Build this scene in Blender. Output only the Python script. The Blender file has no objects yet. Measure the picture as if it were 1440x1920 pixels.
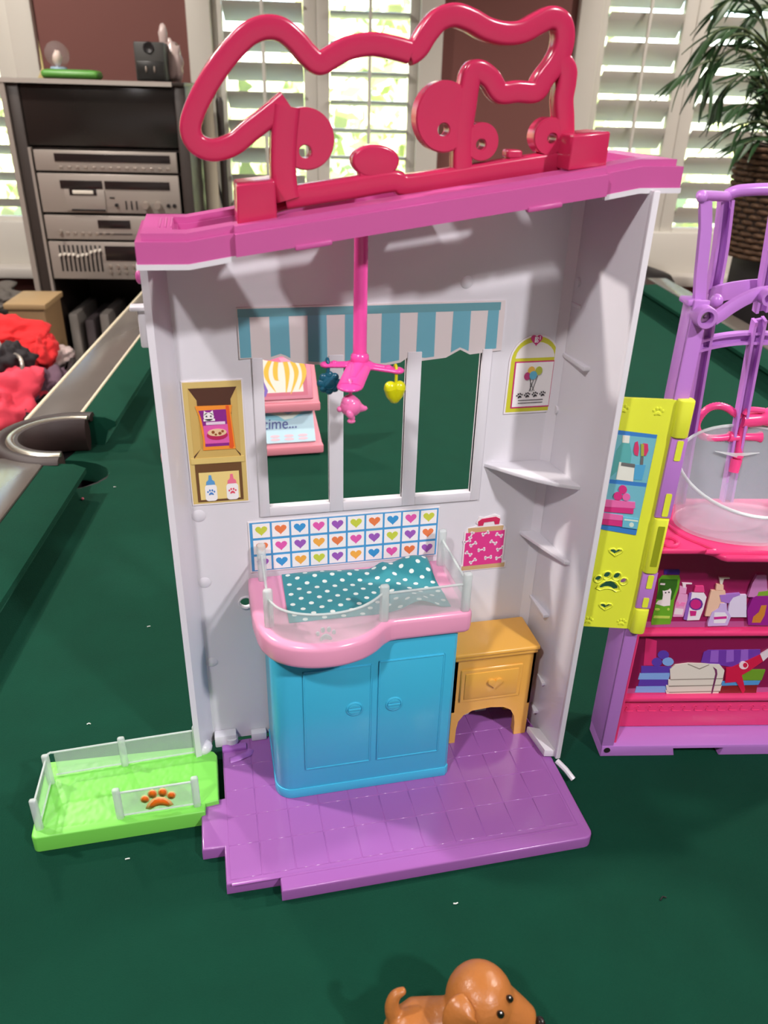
import bpy, bmesh, math, random
from mathutils import Vector, Matrix, noise
from mathutils.geometry import tessellate_polygon

# ------------------------------------------------------------------ camera, world, lights, exposure
SC = bpy.context.scene
COL = SC.collection
R = math.radians
F_PX, PITCH, ROLL, YAW_HOUSE, YAW_TABLE = 1480.0, R(28.0548), R(1.67188), R(13.19307), R(-8.73132)
CAM = Vector((0.0, 0.0, 0.471))          # metres above the cloth of the pool table; x, y run along the toy house
def _cam_rows():
    fw = Vector((0, math.cos(PITCH), -math.sin(PITCH))); rt = Vector((1, 0, 0)); up = rt.cross(fw)
    r2 = math.cos(ROLL) * rt + math.sin(ROLL) * up; u2 = -math.sin(ROLL) * rt + math.cos(ROLL) * up
    q = Matrix.Rotation(-YAW_HOUSE, 3, 'Z')
    return q @ r2, q @ u2, q @ fw
RT, UP, FW = _cam_rows()
cd = bpy.data.cameras.new('camera'); cam = bpy.data.objects.new('camera', cd); COL.objects.link(cam)
m = Matrix((RT, UP, -FW)).transposed().to_4x4(); m.translation = CAM
cam.matrix_world = m
cd.sensor_fit = 'VERTICAL'; cd.sensor_height = 36.0; cd.lens = F_PX / 1920 * 36.0
cd.clip_start = 0.02; cd.clip_end = 200
cd.dof.use_dof = True; cd.dof.focus_distance = 0.62; cd.dof.aperture_fstop = 12.0
SC.camera = cam

wd = bpy.data.worlds.new('sky'); SC.world = wd; wd.use_nodes = True
nt = wd.node_tree; bgn = nt.nodes['Background']
sky = nt.nodes.new('ShaderNodeTexSky'); sky.sky_type = 'NISHITA'; sky.sun_disc = False
sky.sun_elevation = R(48); sky.sun_rotation = R(200)
nt.links.new(sky.outputs[0], bgn.inputs[0]); bgn.inputs[1].default_value = 1.1

# frames: house = world, table and room = turned, grooming unit = turned the other way
class Frame:
    def __init__(s, o, yaw):
        s.o = Vector(o); s.yaw = yaw; s.m = Matrix.Rotation(yaw, 3, 'Z')
    def T(s, p): return s.o + s.m @ Vector(p)
    def inv(s, p): return s.m.transposed() @ (Vector(p) - s.o)
    def d(s, v): return s.m.transposed() @ Vector(v)
HOUSE = Frame((0, 0, 0), 0.0)
TABLE = Frame((0, 0, 0), YAW_TABLE)
UNIT = Frame((0.287, 0.420, 0), R(-10))
def at(px, py, ax, val, fr=HOUSE, k=1000.0):
    """point (in frame fr, mm) where the sight line through a pixel of the photograph meets the plane ax = val (mm)"""
    d = fr.d(RT * ((px - 720) / F_PX) - UP * ((py - 960) / F_PX) + FW); c = fr.inv(CAM)
    t = (val / k - c[ax]) / d[ax]
    return (c + d * t) * k

def lamp(name, loc, power, size, col, cone=150):
    l = bpy.data.lights.new(name, 'SPOT'); l.energy = power; l.shadow_soft_size = size; l.color = col
    l.spot_size = R(cone); l.spot_blend = 0.5
    o = bpy.data.objects.new(name, l); COL.objects.link(o); o.location = TABLE.T(loc)
    return o
lamp('downlight_or_fill', (-0.59, -0.58, 1.60), 62, 0.055, (1.0, 0.95, 0.96))
lamp('downlight_or_fill', (1.10, -0.85, 1.60), 122, 0.055, (1.0, 0.96, 0.98))
lamp('downlight_or_fill', (-1.25, 0.85, 1.60), 110, 0.05, (1.0, 0.92, 0.86))
lamp('downlight_or_fill', (1.75, 1.0, 1.60), 110, 0.05, (1.0, 0.92, 0.86))
lamp('downlight_or_fill', (-1.1, 2.1, 1.60), 78, 0.05, (1.0, 0.92, 0.84))  # added fill, no known fixture: brightens the stereo rack and far cloth
lamp('downlight_or_fill', (1.7, 2.1, 1.60), 74, 0.05, (1.0, 0.92, 0.84))  # second added fill without a known fixture, lifts the far right end
sl = bpy.data.lights.new('sun', 'SUN'); sl.energy = 40.0; sl.angle = R(0.6); sl.color = (1.0, 0.95, 0.82)
so = bpy.data.objects.new('sun', sl); COL.objects.link(so)
so.rotation_euler = (R(42), 0, YAW_TABLE + R(20))
SC.view_settings.view_transform = 'Standard'; SC.view_settings.look = 'None'
SC.view_settings.exposure = 0.0; SC.view_settings.gamma = 1.0; SC.view_settings.use_curve_mapping = False

# ------------------------------------------------------------------ materials
def lin(c): c = c / 255.0; return c / 12.92 if c <= 0.04045 else ((c + 0.055) / 1.055) ** 2.4
def rgb(r, g, b): return (lin(r), lin(g), lin(b), 1.0)
MATS = {}
def mat(key, col, rough=0.35, metal=0.0, bump=0.0, bscale=300.0, var=0.0, vscale=40.0, spec=0.5, sheen=0.0, sub=0.0, coat=0.0):
    if key in MATS: return MATS[key]
    M = bpy.data.materials.new(key); M.use_nodes = True; n = M.node_tree; p = n.nodes['Principled BSDF']
    c = rgb(*col); p.inputs['Base Color'].default_value = c; p.inputs['Roughness'].default_value = rough
    p.inputs['Metallic'].default_value = metal; p.inputs['Specular IOR Level'].default_value = spec
    if sheen: p.inputs['Sheen Weight'].default_value = sheen; p.inputs['Sheen Roughness'].default_value = 0.3; p.inputs['Sheen Tint'].default_value = tuple(min(1, x * 5 + .06) for x in c[:3]) + (1,)
    if sub: p.inputs['Subsurface Weight'].default_value = sub; p.inputs['Subsurface Radius'].default_value = (0.004, 0.002, 0.002)
    if coat: p.inputs['Coat Weight'].default_value = coat
    if bump or var:
        tc = n.nodes.new('ShaderNodeTexCoord')
    if var:
        no = n.nodes.new('ShaderNodeTexNoise'); no.inputs['Scale'].default_value = vscale; no.inputs['Detail'].default_value = 5
        mx = n.nodes.new('ShaderNodeMix'); mx.data_type = 'RGBA'
        mx.inputs['A'].default_value = tuple(x * (1 - var) for x in c[:3]) + (1,)
        mx.inputs['B'].default_value = tuple(min(1, x * (1 + var)) for x in c[:3]) + (1,)
        n.links.new(tc.outputs['Object'], no.inputs['Vector']); n.links.new(no.outputs['Fac'], mx.inputs['Factor'])
        n.links.new(mx.outputs['Result'], p.inputs['Base Color'])
    if bump:
        nb = n.nodes.new('ShaderNodeTexNoise'); nb.inputs['Scale'].default_value = bscale; nb.inputs['Detail'].default_value = 3
        bp = n.nodes.new('ShaderNodeBump'); bp.inputs['Strength'].default_value = bump; bp.inputs['Distance'].default_value = 0.001
        n.links.new(tc.outputs['Object'], nb.inputs['Vector']); n.links.new(nb.outputs['Fac'], bp.inputs['Height'])
        n.links.new(bp.outputs['Normal'], p.inputs['Normal'])
    MATS[key] = M
    return M
def clear(key, col, body, rough=0.15):
    """see-through plastic: part of the light passes straight, the rest meets a milky glossy skin"""
    if key in MATS: return MATS[key]
    M = bpy.data.materials.new(key); M.use_nodes = True; n = M.node_tree; p = n.nodes['Principled BSDF']
    p.inputs['Base Color'].default_value = rgb(*col); p.inputs['Roughness'].default_value = rough
    t = n.nodes.new('ShaderNodeBsdfTransparent'); t.inputs[0].default_value = (0.97, 0.98, 0.98, 1)
    mx = n.nodes.new('ShaderNodeMixShader'); mx.inputs[0].default_value = body
    n.links.new(t.outputs[0], mx.inputs[1]); n.links.new(p.outputs[0], mx.inputs[2])
    n.links.new(mx.outputs[0], n.nodes['Material Output'].inputs[0])
    MATS[key] = M
    return M
def pr(r, g, b): return mat('print %d %d %d' % (r, g, b), (r, g, b), 0.4)
def pl(key, col, rough=0.3, **k): return mat(key, col, rough, **k)
WHITE = pl('white_plastic', (222, 220, 226), 0.28, bump=0.02, bscale=900)
PURPLE = pl('purple_plastic', (156, 95, 168), 0.2)
LILAC = pl('lilac_plastic', (188, 126, 208), 0.3)
PLUM = pl('deep_purple_plastic', (170, 104, 190), 0.35)
PINKC = pl('pale_pink_plastic', (240, 164, 198), 0.22)
HOTPINK = pl('hot_pink_plastic', (196, 88, 154), 0.3)
SIGNRED = pl('raspberry_plastic', (192, 44, 86), 0.2)
BLUE = pl('sky_blue_plastic', (66, 184, 220), 0.32)
YELLOW = pl('warm_yellow_plastic', (234, 176, 78), 0.28)
LIME = pl('lime_plastic', (232, 240, 66), 0.32)
MAGENTA = pl('magenta_plastic', (206, 44, 112), 0.3)
BASEPINK = pl('salon_pink_plastic', (232, 62, 122), 0.25)
ORCHID = pl('mobile_pink_plastic', (244, 84, 172), 0.22)
GRASSG = pl('grass_green_plastic', (122, 212, 84), 0.4)
FROST = clear('frosted_clear_plastic', (226, 236, 234), 0.55, 0.25)
GLASSY = clear('clear_plastic_sheet', (224, 234, 232), 0.30, 0.12)
TUBCL = clear('milky_tub_plastic', (226, 228, 242), 0.27, 0.16)
BLACK = mat('black_plastic', (26, 24, 26), 0.4)
DARK = mat('dark_hole', (22, 14, 20), 0.7)

# ------------------------------------------------------------------ mesh building
BASE = {}
def thing(name, label, cat, fr=HOUSE, base=(0, 0, 0), group=None, kind=None, k=0.001):
    o = bpy.data.objects.new(name, None); COL.objects.link(o); o.empty_display_size = 0.02
    b = Vector(base) * k
    o.location = fr.T(b) + Vector((0, 0, 0.0004 if fr is not TABLE else 0)); o.rotation_euler = (0, 0, fr.yaw)
    tag(o, label, cat, group, kind)
    BASE[o.name] = (fr, b)
    return o
def tag(o, label=None, cat=None, group=None, kind=None):
    if label: o['label'] = label
    if cat: o['category'] = cat
    if group: o['group'] = group
    if kind: o['kind'] = kind
    return o
def circ(cx, cy, r, n=24, a0=0.0, a1=2 * math.pi, ry=None):
    full = abs(a1 - a0 - 2 * math.pi) < 1e-6
    N = n if full else n + 1
    return [(cx + r * math.cos(a0 + (a1 - a0) * i / n), cy + (ry or r) * math.sin(a0 + (a1 - a0) * i / n)) for i in range(N)]
def rrect(x0, y0, x1, y1, r, n=5):
    p = []
    for cx, cy, a in ((x1 - r, y0 + r, -90), (x1 - r, y1 - r, 0), (x0 + r, y1 - r, 90), (x0 + r, y0 + r, 180)):
        p += circ(cx, cy, r, n, R(a), R(a + 90))
    return p
def rect(x0, y0, x1, y1): return [(x0, y0), (x1, y0), (x1, y1), (x0, y1)]
def heart(cx, cy, s, n=20, sy=1.0):
    p = []
    for i in range(n):
        t = 2 * math.pi * i / n
        p.append((cx + s * 16 * math.sin(t) ** 3 / 17, cy + sy * s * (13 * math.cos(t) - 5 * math.cos(2 * t) - 2 * math.cos(3 * t) - math.cos(4 * t) + 2) / 17))
    return p
def paw(cx, cy, s, rot=0.0):
    """list of outlines: pad and four toes"""
    q = lambda pts: [(cx + s * (x * math.cos(rot) - y * math.sin(rot)), cy + s * (x * math.sin(rot) + y * math.cos(rot))) for x, y in pts]
    pad = [(-.62, -.62), (-.4, -.72), (-.2, -.58), (0, -.54), (.2, -.58), (.4, -.72), (.62, -.62), (.5, -.3), (.25, -.02), (0, .06), (-.25, -.02), (-.5, -.3)]
    out = [q(pad)]
    for x, y, rx, ry in ((-.78, .18, .2, .26), (-.3, .56, .21, .3), (.3, .56, .21, .3), (.78, .18, .2, .26)):
        out.append(q(circ(x, y, rx, 12, ry=ry)))
    return out
def smooth(pts, n=6, closed=False):
    """Catmull-Rom through the points"""
    P = [Vector(p) for p in pts]; out = []
    N = len(P)
    for i in range(N if closed else N - 1):
        g = (lambda j: P[j % N]) if closed else (lambda j: P[max(0, min(N - 1, j))])
        a, b, c, d = g(i - 1), g(i), g(i + 1), g(i + 2)
        for s in range(n):
            t = s / n
            out.append(0.5 * ((2 * b) + (c - a) * t + (2 * a - 5 * b + 4 * c - d) * t * t + (3 * b - a - 3 * c + d) * t ** 3))
    if not closed: out.append(P[-1])
    return out
XZ = lambda y: (lambda u, v, w: (u, y - w, v))     # drawing plane facing the camera (w towards it)
XY = lambda u, v, w: (u, v, w)                     # drawing plane lying flat
YZ = lambda x: (lambda u, v, w: (x - w, u, v))     # plane facing left

class MB:
    def __init__(s): s.v = []; s.f = []; s.m = []
    def add(s, vs, fs, mi=0):
        o = len(s.v); s.v += [tuple(p) for p in vs]
        for f in fs: s.f.append(tuple(i + o for i in f)); s.m.append(mi)
        return s
    def bmadd(s, bm, mi=0):
        bm.verts.index_update(); s.add([v.co[:] for v in bm.verts], [[v.index for v in f.verts] for f in bm.faces], mi); bm.free(); return s
    def box(s, a, b, mi=0, bev=0.0, seg=2, rz=0.0, piv=None):
        a, b = [min(x, y) for x, y in zip(a, b)], [max(x, y) for x, y in zip(a, b)]
        vs = [(x, y, z) for z in (a[2], b[2]) for y in (a[1], b[1]) for x in (a[0], b[0])]
        fs = [(0, 2, 3, 1), (4, 5, 7, 6), (0, 1, 5, 4), (2, 6, 7, 3), (0, 4, 6, 2), (1, 3, 7, 5)]
        if rz:
            c = Vector(piv or [(p + q) / 2 for p, q in zip(a, b)]); mm = Matrix.Rotation(rz, 3, 'Z')
            vs = [tuple(c + mm @ (Vector(p) - c)) for p in vs]
        if not bev: return s.add(vs, fs, mi)
        bm = bmesh.new(); V = [bm.verts.new(p) for p in vs]
        for f in fs: bm.faces.new([V[i] for i in f])
        bmesh.ops.bevel(bm, geom=bm.edges[:], offset=bev, segments=seg, profile=0.5, affect='EDGES', clamp_overlap=True)
        return s.bmadd(bm, mi)
    def hexa(s, p, mi=0, bev=0.0, seg=2):
        """eight corners: bottom four round, top four round"""
        fs = [(0, 3, 2, 1), (4, 5, 6, 7), (0, 1, 5, 4), (1, 2, 6, 5), (2, 3, 7, 6), (3, 0, 4, 7)]
        bm = bmesh.new(); V = [bm.verts.new(q) for q in p]
        for f in fs: bm.faces.new([V[i] for i in f])
        bmesh.ops.recalc_face_normals(bm, faces=bm.faces[:])
        if bev: bmesh.ops.bevel(bm, geom=bm.edges[:], offset=bev, segments=seg, profile=0.5, affect='EDGES', clamp_overlap=True)
        return s.bmadd(bm, mi)
    def prism(s, poly, fr, w0, w1, mi=0, bev=0.0, seg=2, top_only=False):
        n = len(poly)
        bm = bmesh.new()
        A = [bm.verts.new(fr(u, v, w0)) for u, v in poly]; B = [bm.verts.new(fr(u, v, w1)) for u, v in poly]
        fa = bm.faces.new(A[::-1]); fb = bm.faces.new(B)
        for i in range(n): bm.faces.new((A[i], A[(i + 1) % n], B[(i + 1) % n], B[i]))
        bmesh.ops.recalc_face_normals(bm, faces=bm.faces[:])
        if bev:
            ed = list(fb.edges) + ([] if top_only else list(fa.edges))
            bmesh.ops.bevel(bm, geom=ed, offset=bev, segments=seg, profile=0.5, affect='EDGES', clamp_overlap=True)
        big = [f for f in bm.faces if len(f.verts) > 4]
        if big: bmesh.ops.triangulate(bm, faces=big)
        return s.bmadd(bm, mi)
    def shape(s, outer, holes, fr, w0, w1, mi=0):
        """flat sheet of some thickness with holes cut through"""
        loops = [list(outer)] + [list(h) for h in holes]
        tri = tessellate_polygon([[Vector((u, v, 0)) for u, v in l] for l in loops])
        flat = [p for l in loops for p in l]; n = len(flat)
        vs = [fr(u, v, w0) for u, v in flat] + [fr(u, v, w1) for u, v in flat]
        fs = [t[::-1] for t in tri] + [tuple(i + n for i in t) for t in tri]; o = 0
        for l in loops:
            k = len(l)
            for i in range(k): fs.append((o + i, o + (i + 1) % k, n + o + (i + 1) % k, n + o + i))
            o += k
        bm = bmesh.new(); V = [bm.verts.new(p) for p in vs]
        for f in fs:
            try: bm.faces.new([V[i] for i in f])
            except ValueError: pass
        bmesh.ops.recalc_face_normals(bm, faces=bm.faces[:])
        return s.bmadd(bm, mi)
    def tube(s, pts, r, mi=0, n=10, closed=False, cap=True, prof=None, up=None):
        """sweep; prof(angle) -> (a, b) multiples of r in the two side directions; up fixes the second one"""
        P = [Vector(p) for p in pts]; N = len(P)
        rr = r if isinstance(r, (list, tuple)) else [r] * N
        prof = prof or (lambda a: (math.cos(a), math.sin(a)))
        prev = None; rings = []
        for i in range(N):
            t = (P[(i + 1) % N] - P[i - 1]) if closed else (P[min(N - 1, i + 1)] - P[max(0, i - 1)])
            t = t.normalized() if t.length > 1e-9 else Vector((0, 0, 1))
            if up is not None: b = Vector(up); a = b.cross(t); a = a.normalized() if a.length > 1e-6 else Vector((1, 0, 0)); b = t.cross(a)
            else:
                if prev is None:
                    q = Vector((0, 0, 1)) if abs(t.z) < 0.9 else Vector((1, 0, 0)); a = q.cross(t).normalized()
                else: a = (prev - t * prev.dot(t)).normalized()
                b = t.cross(a)
            prev = a
            rings.append([P[i] + a * (prof(2 * math.pi * k / n)[0] * rr[i]) + b * (prof(2 * math.pi * k / n)[1] * rr[i]) for k in range(n)])
        vs = [p for g in rings for p in g]; fs = []
        for i in range(N if closed else N - 1):
            j = (i + 1) % N
            for k in range(n): fs.append((i * n + k, i * n + (k + 1) % n, j * n + (k + 1) % n, j * n + k))
        if cap and not closed: fs += [tuple(range(n))[::-1], tuple((N - 1) * n + k for k in range(n))]
        return s.add(vs, fs, mi)
    def lathe(s, prof, c, mi=0, n=24, axis='Z', sx=1.0, sy=1.0):
        c = Vector(c); vs = []; fs = []; K = len(prof)
        for r, h in prof:
            for i in range(n):
                a = 2 * math.pi * i / n; x, y = r * math.cos(a) * sx, r * math.sin(a) * sy
                p = {'Z': (x, y, h), 'Y': (x, -h, y), 'X': (h, x, y)}[axis]
                vs.append(c + Vector(p))
        for j in range(K - 1):
            for i in range(n): fs.append((j * n + i, j * n + (i + 1) % n, (j + 1) * n + (i + 1) % n, (j + 1) * n + i))
        if prof[0][0] > 1e-9: fs.append(tuple(range(n))[::-1])
        if prof[-1][0] > 1e-9: fs.append(tuple((K - 1) * n + i for i in range(n)))
        return s.add(vs, fs, mi)
    def ball(s, c, r, mi=0, n=16, rot=None, wob=0.0, wf=1.0, seed=0):
        c = Vector(c); r = r if isinstance(r, (list, tuple)) else (r, r, r)
        bm = bmesh.new(); bmesh.ops.create_uvsphere(bm, u_segments=n, v_segments=max(6, n * 2 // 3), radius=1)
        q = rot if rot else Matrix.Identity(3)
        for v in bm.verts:
            d = v.co.copy()
            g = 1 + (wob * noise.fractal(d * wf + Vector((seed * 7.3, seed * 3.1, seed)), 1.0, 2.0, 3) if wob else 0)
            v.co = c + q @ Vector((d.x * r[0] * g, d.y * r[1] * g, d.z * r[2] * g))
        return s.bmadd(bm, mi)
    def build(s, name, mats, parent=None, k=0.001, fr=HOUSE, base=(0, 0, 0), ang=38, data=None):
        if parent is not None and parent.name in BASE: fr, b = BASE[parent.name]
        else: b = Vector(base) * k
        me = bpy.data.meshes.new(name)
        me.from_pydata([tuple(Vector(p) * k - b) for p in s.v], [], s.f)
        for x in (mats if isinstance(mats, (list, tuple)) else [mats]): me.materials.append(x)
        me.polygons.foreach_set('material_index', s.m)
        bm = bmesh.new(); bm.from_mesh(me); bmesh.ops.recalc_face_normals(bm, faces=bm.faces[:]); bm.to_mesh(me); bm.free()
        me.polygons.foreach_set('use_smooth', [True] * len(me.polygons))
        if ang < 180: me.set_sharp_from_angle(angle=R(ang))
        me.update()
        o = bpy.data.objects.new(name, me); COL.objects.link(o)
        if parent is not None: o.parent = parent
        else: o.location = fr.T(b); o.rotation_euler = (0, 0, fr.yaw)
        BASE[o.name] = (fr, b)
        return o
def copy_part(o, parent, loc=None):
    c = o.copy(); COL.objects.link(c); c.parent = parent
    if loc is not None: c.location = loc
    if o.name in BASE: BASE[c.name] = BASE[o.name]
    return c
def text_mb(body, size, fr, w0, w1, u0, v0, shear=0.0, cw=1.0):
    cu = bpy.data.curves.new('t', 'FONT'); cu.body = body; cu.size = size; cu.shear = shear; cu.extrude = 0.0
    o = bpy.data.objects.new('t', cu); COL.objects.link(o); bpy.context.view_layer.update()
    me = bpy.data.meshes.new_from_object(o.evaluated_get(bpy.context.evaluated_depsgraph_get()))
    mb = MB(); mb.add([fr(u0 + p.co.x * cw, v0 + p.co.y, w1) for p in me.vertices], [tuple(f.vertices) for f in me.polygons])
    bpy.data.objects.remove(o); bpy.data.curves.remove(cu); bpy.data.meshes.remove(me)
    return mb
random.seed(7)
# ------------------------------------------------------------------ the room (table frame, metres)
MAROON = mat('maroon_wall_paint', (118, 72, 66), 0.7, bump=0.05, bscale=200)
CREAM = mat('white_painted_wood', (200, 195, 188), 0.4)
CEIL = mat('ceiling_paint', (214, 212, 212), 0.8)
CARPET = mat('beige_carpet', (176, 164, 152), 0.95, bump=0.3, bscale=150, var=0.2, vscale=60)
FWD = 3.12
LX, RX, NY, FZ, CZ = -2.5, 2.7, -2.6, -0.80, 1.66
def struct(name, mb, m, label, k=1.0, fr=TABLE, parent=None):
    o = mb.build(name, m, parent=parent, k=k, fr=fr)
    if parent is None: tag(o, label, None, None, 'structure')
    return o
WIN = [(-1.98, -0.985, 0.0, 1.12), (-0.43, 0.366, 0.0, 1.12), (0.885, 1.96, 0.0, 1.12)]
wallf = lambda u, v, w: (u, FWD + w, v)
struct('wall_back', MB().shape(rect(LX, FZ, RX, CZ), [rect(a + .02, c + .02, b - .02, d - .02) for a, b, c, d in WIN], wallf, 0, 0.14), MAROON, 'maroon painted wall holding the shuttered windows')
struct('wall_left', MB().box((LX - .1, NY, FZ), (LX, FWD, CZ)), MAROON, 'maroon side wall')
struct('wall_right', MB().box((RX, NY, FZ), (RX + .1, FWD, CZ)), MAROON, 'maroon side wall')
struct('wall_front', MB().box((LX, NY - .1, FZ), (RX, NY, CZ)), CEIL, 'plain wall behind the viewer')
struct('floor', MB().box((LX - .1, NY - .1, FZ - .1), (RX + .1, FWD + .14, FZ)), CARPET, 'beige carpet floor')
struct('ceiling', MB().box((LX - .1, NY - .1, CZ), (RX + .1, FWD + .14, CZ + .1)), CEIL, 'plain pale ceiling')
struct('baseboard_back', MB().box((LX, FWD - .018, FZ), (RX, FWD, FZ + .12), bev=.004), CREAM, 'white baseboard along the window wall')

GLASS = clear('window_glass', (235, 245, 245), 0.06, 0.02)
LOUV = mat('shutter_white', (212, 209, 200), 0.38)
def shutter_window(n, a, b, c, d, panels, label):
    w = bpy.data.objects.new('window_%d' % n, None); COL.objects.link(w)
    w.location = TABLE.T((a, FWD, c)); w.rotation_euler = (0, 0, YAW_TABLE); tag(w, label, None, None, 'structure')
    BASE[w.name] = (TABLE, Vector((a, FWD, c)))
    mb = MB()                                         # casing on the wall, mitred look: four bars
    for p, q in (((a - .03, FWD - .03, c - .03), (a + .05, FWD + .05, d + .03)), ((b - .05, FWD - .03, c - .03), (b + .03, FWD + .05, d + .03)),
                 ((a + .05, FWD - .03, d - .03), (b - .05, FWD + .05, d + .03))):
        mb.box(p, q, bev=.006)
    mb.box((a - .03, FWD - .022, c - .13), (b + .03, FWD + .05, c + .021), bev=.006)
    mb.build('window_frame', LOUV, w, k=1)
    MB().box((a - .06, FWD - .10, c - .168), (b + .06, FWD + .03, c - .128), bev=.008).build('window_sill', CREAM, w, k=1)
    MB().box((a + .02, FWD + .118, c + .02), (b - .02, FWD + .124, d - .02)).build('pane', GLASS, w, k=1)
    for x0, x1, l0, l1, tilt in panels:
        st = MB()                                    # stiles and rails of one shutter panel
        for p, q in (((x0, FWD + .0, c), (l0, FWD + .03, d - .03)), ((l1, FWD + .0, c), (x1, FWD + .03, d - .03)),
                     ((l0, FWD + .0, c), (l1, FWD + .03, c + .035)), ((l0, FWD + .0, d - .09), (l1, FWD + .03, d - .03))):
            st.box(p, q, bev=.004)
        pan = st.build('shutter_panel', LOUV, w, k=1)
        z = c + .035 + .044; first = None; t = R(tilt)
        while z < d - .12:
            if first is None:
                L = MB(); n_ = 10; prof = []
                for i in range(n_): q = 2 * math.pi * i / n_; prof.append((.0455 * math.cos(q), .0062 * math.sin(q)))
                # inner edge up, outer edge down
                pf = [(FWD + .018 + x * math.cos(t) + y * math.sin(t), z - x * math.sin(t) + y * math.cos(t)) for x, y in prof]
                L.prism(pf, lambda u, v, w_: (w_, u, v), l0 + .002, l1 - .002)
                first = L.build('louver', LOUV, pan, k=1); z0 = z
            else: copy_part(first, pan, (0, 0, z - z0))
            z += .088
        xm = (l0 + l1) / 2
        MB().box((xm - .006, FWD - .038, c + .05), (xm + .006, FWD - .028, d - .13), bev=.003).build('tilt_rod', LOUV, pan, k=1)
    return w
shutter_window(1, *WIN[0], [(-1.93, -1.50, -1.86, -1.55, 22), (-1.50, -1.035, -1.44, -1.10, 24)], 'white shuttered window behind the stereo rack')
shutter_window(2, *WIN[1], [(-.38, -.033, -.345, -.077, 38), (-.033, .316, .011, .284, 9)], 'white shuttered window behind the pink rooftop outline')
shutter_window(3, *WIN[2], [(.935, 1.275, .965, 1.23, 52), (1.275, 1.91, 1.325, 1.85, 46)], 'white shuttered window behind the palm')
# outside the windows: bright shrubs, lawn
LEAFM = bpy.data.materials.new('sunlit_leaves'); LEAFM.use_nodes = True
_n = LEAFM.node_tree; _p = _n.nodes['Principled BSDF']; _p.inputs['Roughness'].default_value = .5
_oi = _n.nodes.new('ShaderNodeNewGeometry'); _cr = _n.nodes.new('ShaderNodeValToRGB')
_cr.color_ramp.elements[0].color = rgb(150, 176, 116); _cr.color_ramp.elements[1].color = rgb(232, 230, 160)
_n.links.new(_oi.outputs['Random Per Island'], _cr.inputs[0]); _n.links.new(_cr.outputs[0], _p.inputs['Base Color'])
fol = MB(); rnd = random.Random(3)
for i in range(5200):
    x, z = rnd.uniform(-4.5, 4.8), rnd.uniform(-.8, 1.35); y = 5.2 + rnd.uniform(-.5, .9) + .25 * math.sin(x * 2.1)
    if z > .75 + .45 * math.sin(x * 1.7 + .6) + .2 * math.sin(x * 5.1): continue
    s = rnd.uniform(.05, .12); a = rnd.uniform(0, 6.28); b = rnd.uniform(-.9, .9)
    u = Vector((math.cos(a), math.sin(b) * .6, math.sin(a))) * s; v = Vector((-math.sin(a), math.cos(b) * .5, math.cos(a))) * s * .45
    c = Vector((x, y, z)); fol.add([c - u, c + v, c + u, c - v], [(0, 1, 2, 3)])
tag(fol.build('garden_foliage', LEAFM, k=1, fr=TABLE), 'sunlit yellow-green shrubs outside the shuttered windows', 'shrubs', None, 'stuff')
struct('ground_outside', MB().box((-9, FWD + .3, FZ - .3), (9, 14, FZ - .05)), mat('lawn_outside', (170, 180, 130), .9, var=.3, vscale=3), 'pale ground outside the windows')

# ------------------------------------------------------------------ pool table
FELT = mat('green_baize', (2, 56, 40), 0.95, bump=0.5, bscale=900, var=0.16, vscale=26, sheen=0.65, spec=0.2)
LAM = mat('grey_brown_laminate', (96, 90, 85), 0.2, spec=.8, bump=0.03, bscale=120, var=0.1, vscale=25)
EDGE = mat('ivory_edge_strip', (214, 202, 176), 0.3)
IRON = mat('pocket_leather', (44, 30, 28), 0.55, bump=.1, bscale=200)
CHROME = mat('pocket_trim_metal', (196, 190, 176), 0.22, metal=0.85)
WOODD = mat('dark_table_wood', (60, 44, 38), 0.45, var=.15, vscale=12)
pt = thing('pool_table', 'pool table with green cloth and grey laminate rails under the toys', 'pool table', TABLE, (0.248, 1.0, FZ), k=1)
NL, NR, Y0, Y1, YM = -.31, .806, -.12, 2.12, 1.005         # noses of the cushions; side pockets at YM
bx = .055
outer = [(NL - bx, Y0 - bx), (NR + bx, Y0 - bx)]
outer += [(NR + bx, YM - .07)] + [(NR + .062 - .075 * math.sin(R(a)), YM - .062 * math.cos(R(a))) for a in range(0, 181, 20)] + [(NR + bx, YM + .07)]
outer += [(NR + bx, Y1 - .0)] + [(NR + bx * math.cos(R(a)) - .0 - .03 * math.sin(R(a)), Y1 + bx * math.sin(R(a)) - .03 * math.sin(R(a))) for a in range(20, 90, 20)] + [(NR - .0, Y1 + bx)]
outer += [(NL, Y1 + bx), (NL - bx, Y1)]
outer += [(NL - bx, YM + .07)] + [(NL - .062 + .073 * math.sin(R(a)), YM - .012 + .05 * math.cos(R(a))) for a in range(0, 181, 20)] + [(NL - bx, YM - .07)]
MB().shape(outer, [], XY, -.03, 0.0).build('bed_cloth', FELT, pt, k=1, ang=30)
def cushion(x, d, ya, yb, ca, cb):
    """long cushion with nose at x, body going towards d; ends cut back by ca, cb"""
    prof = [(0, .030, 0), (0, .037, 0), (.014, .043, .3), (.048, .045, 1), (.052, .0, 1), (.02, .0, .4), (.012, .024, .25)]
    vs = []; n = len(prof)
    for y, c, s in ((ya, ca, -1), (yb, cb, 1)):
        for u, z, q in prof: vs.append((x + d * u, y + s * c * (u / .052), z))
    fs = [tuple(range(n)), tuple(range(2 * n - 1, n - 1, -1))] + [(i, (i + 1) % n, n + (i + 1) % n, n + i) for i in range(n)]
    return MB().add(vs, fs)
def cushion_y(y, d, xa, xb):
    m_ = cushion(y, d, xa, xb, .03, .03); m_.v = [(b, a, c) for a, b, c in m_.v]; return m_
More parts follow.
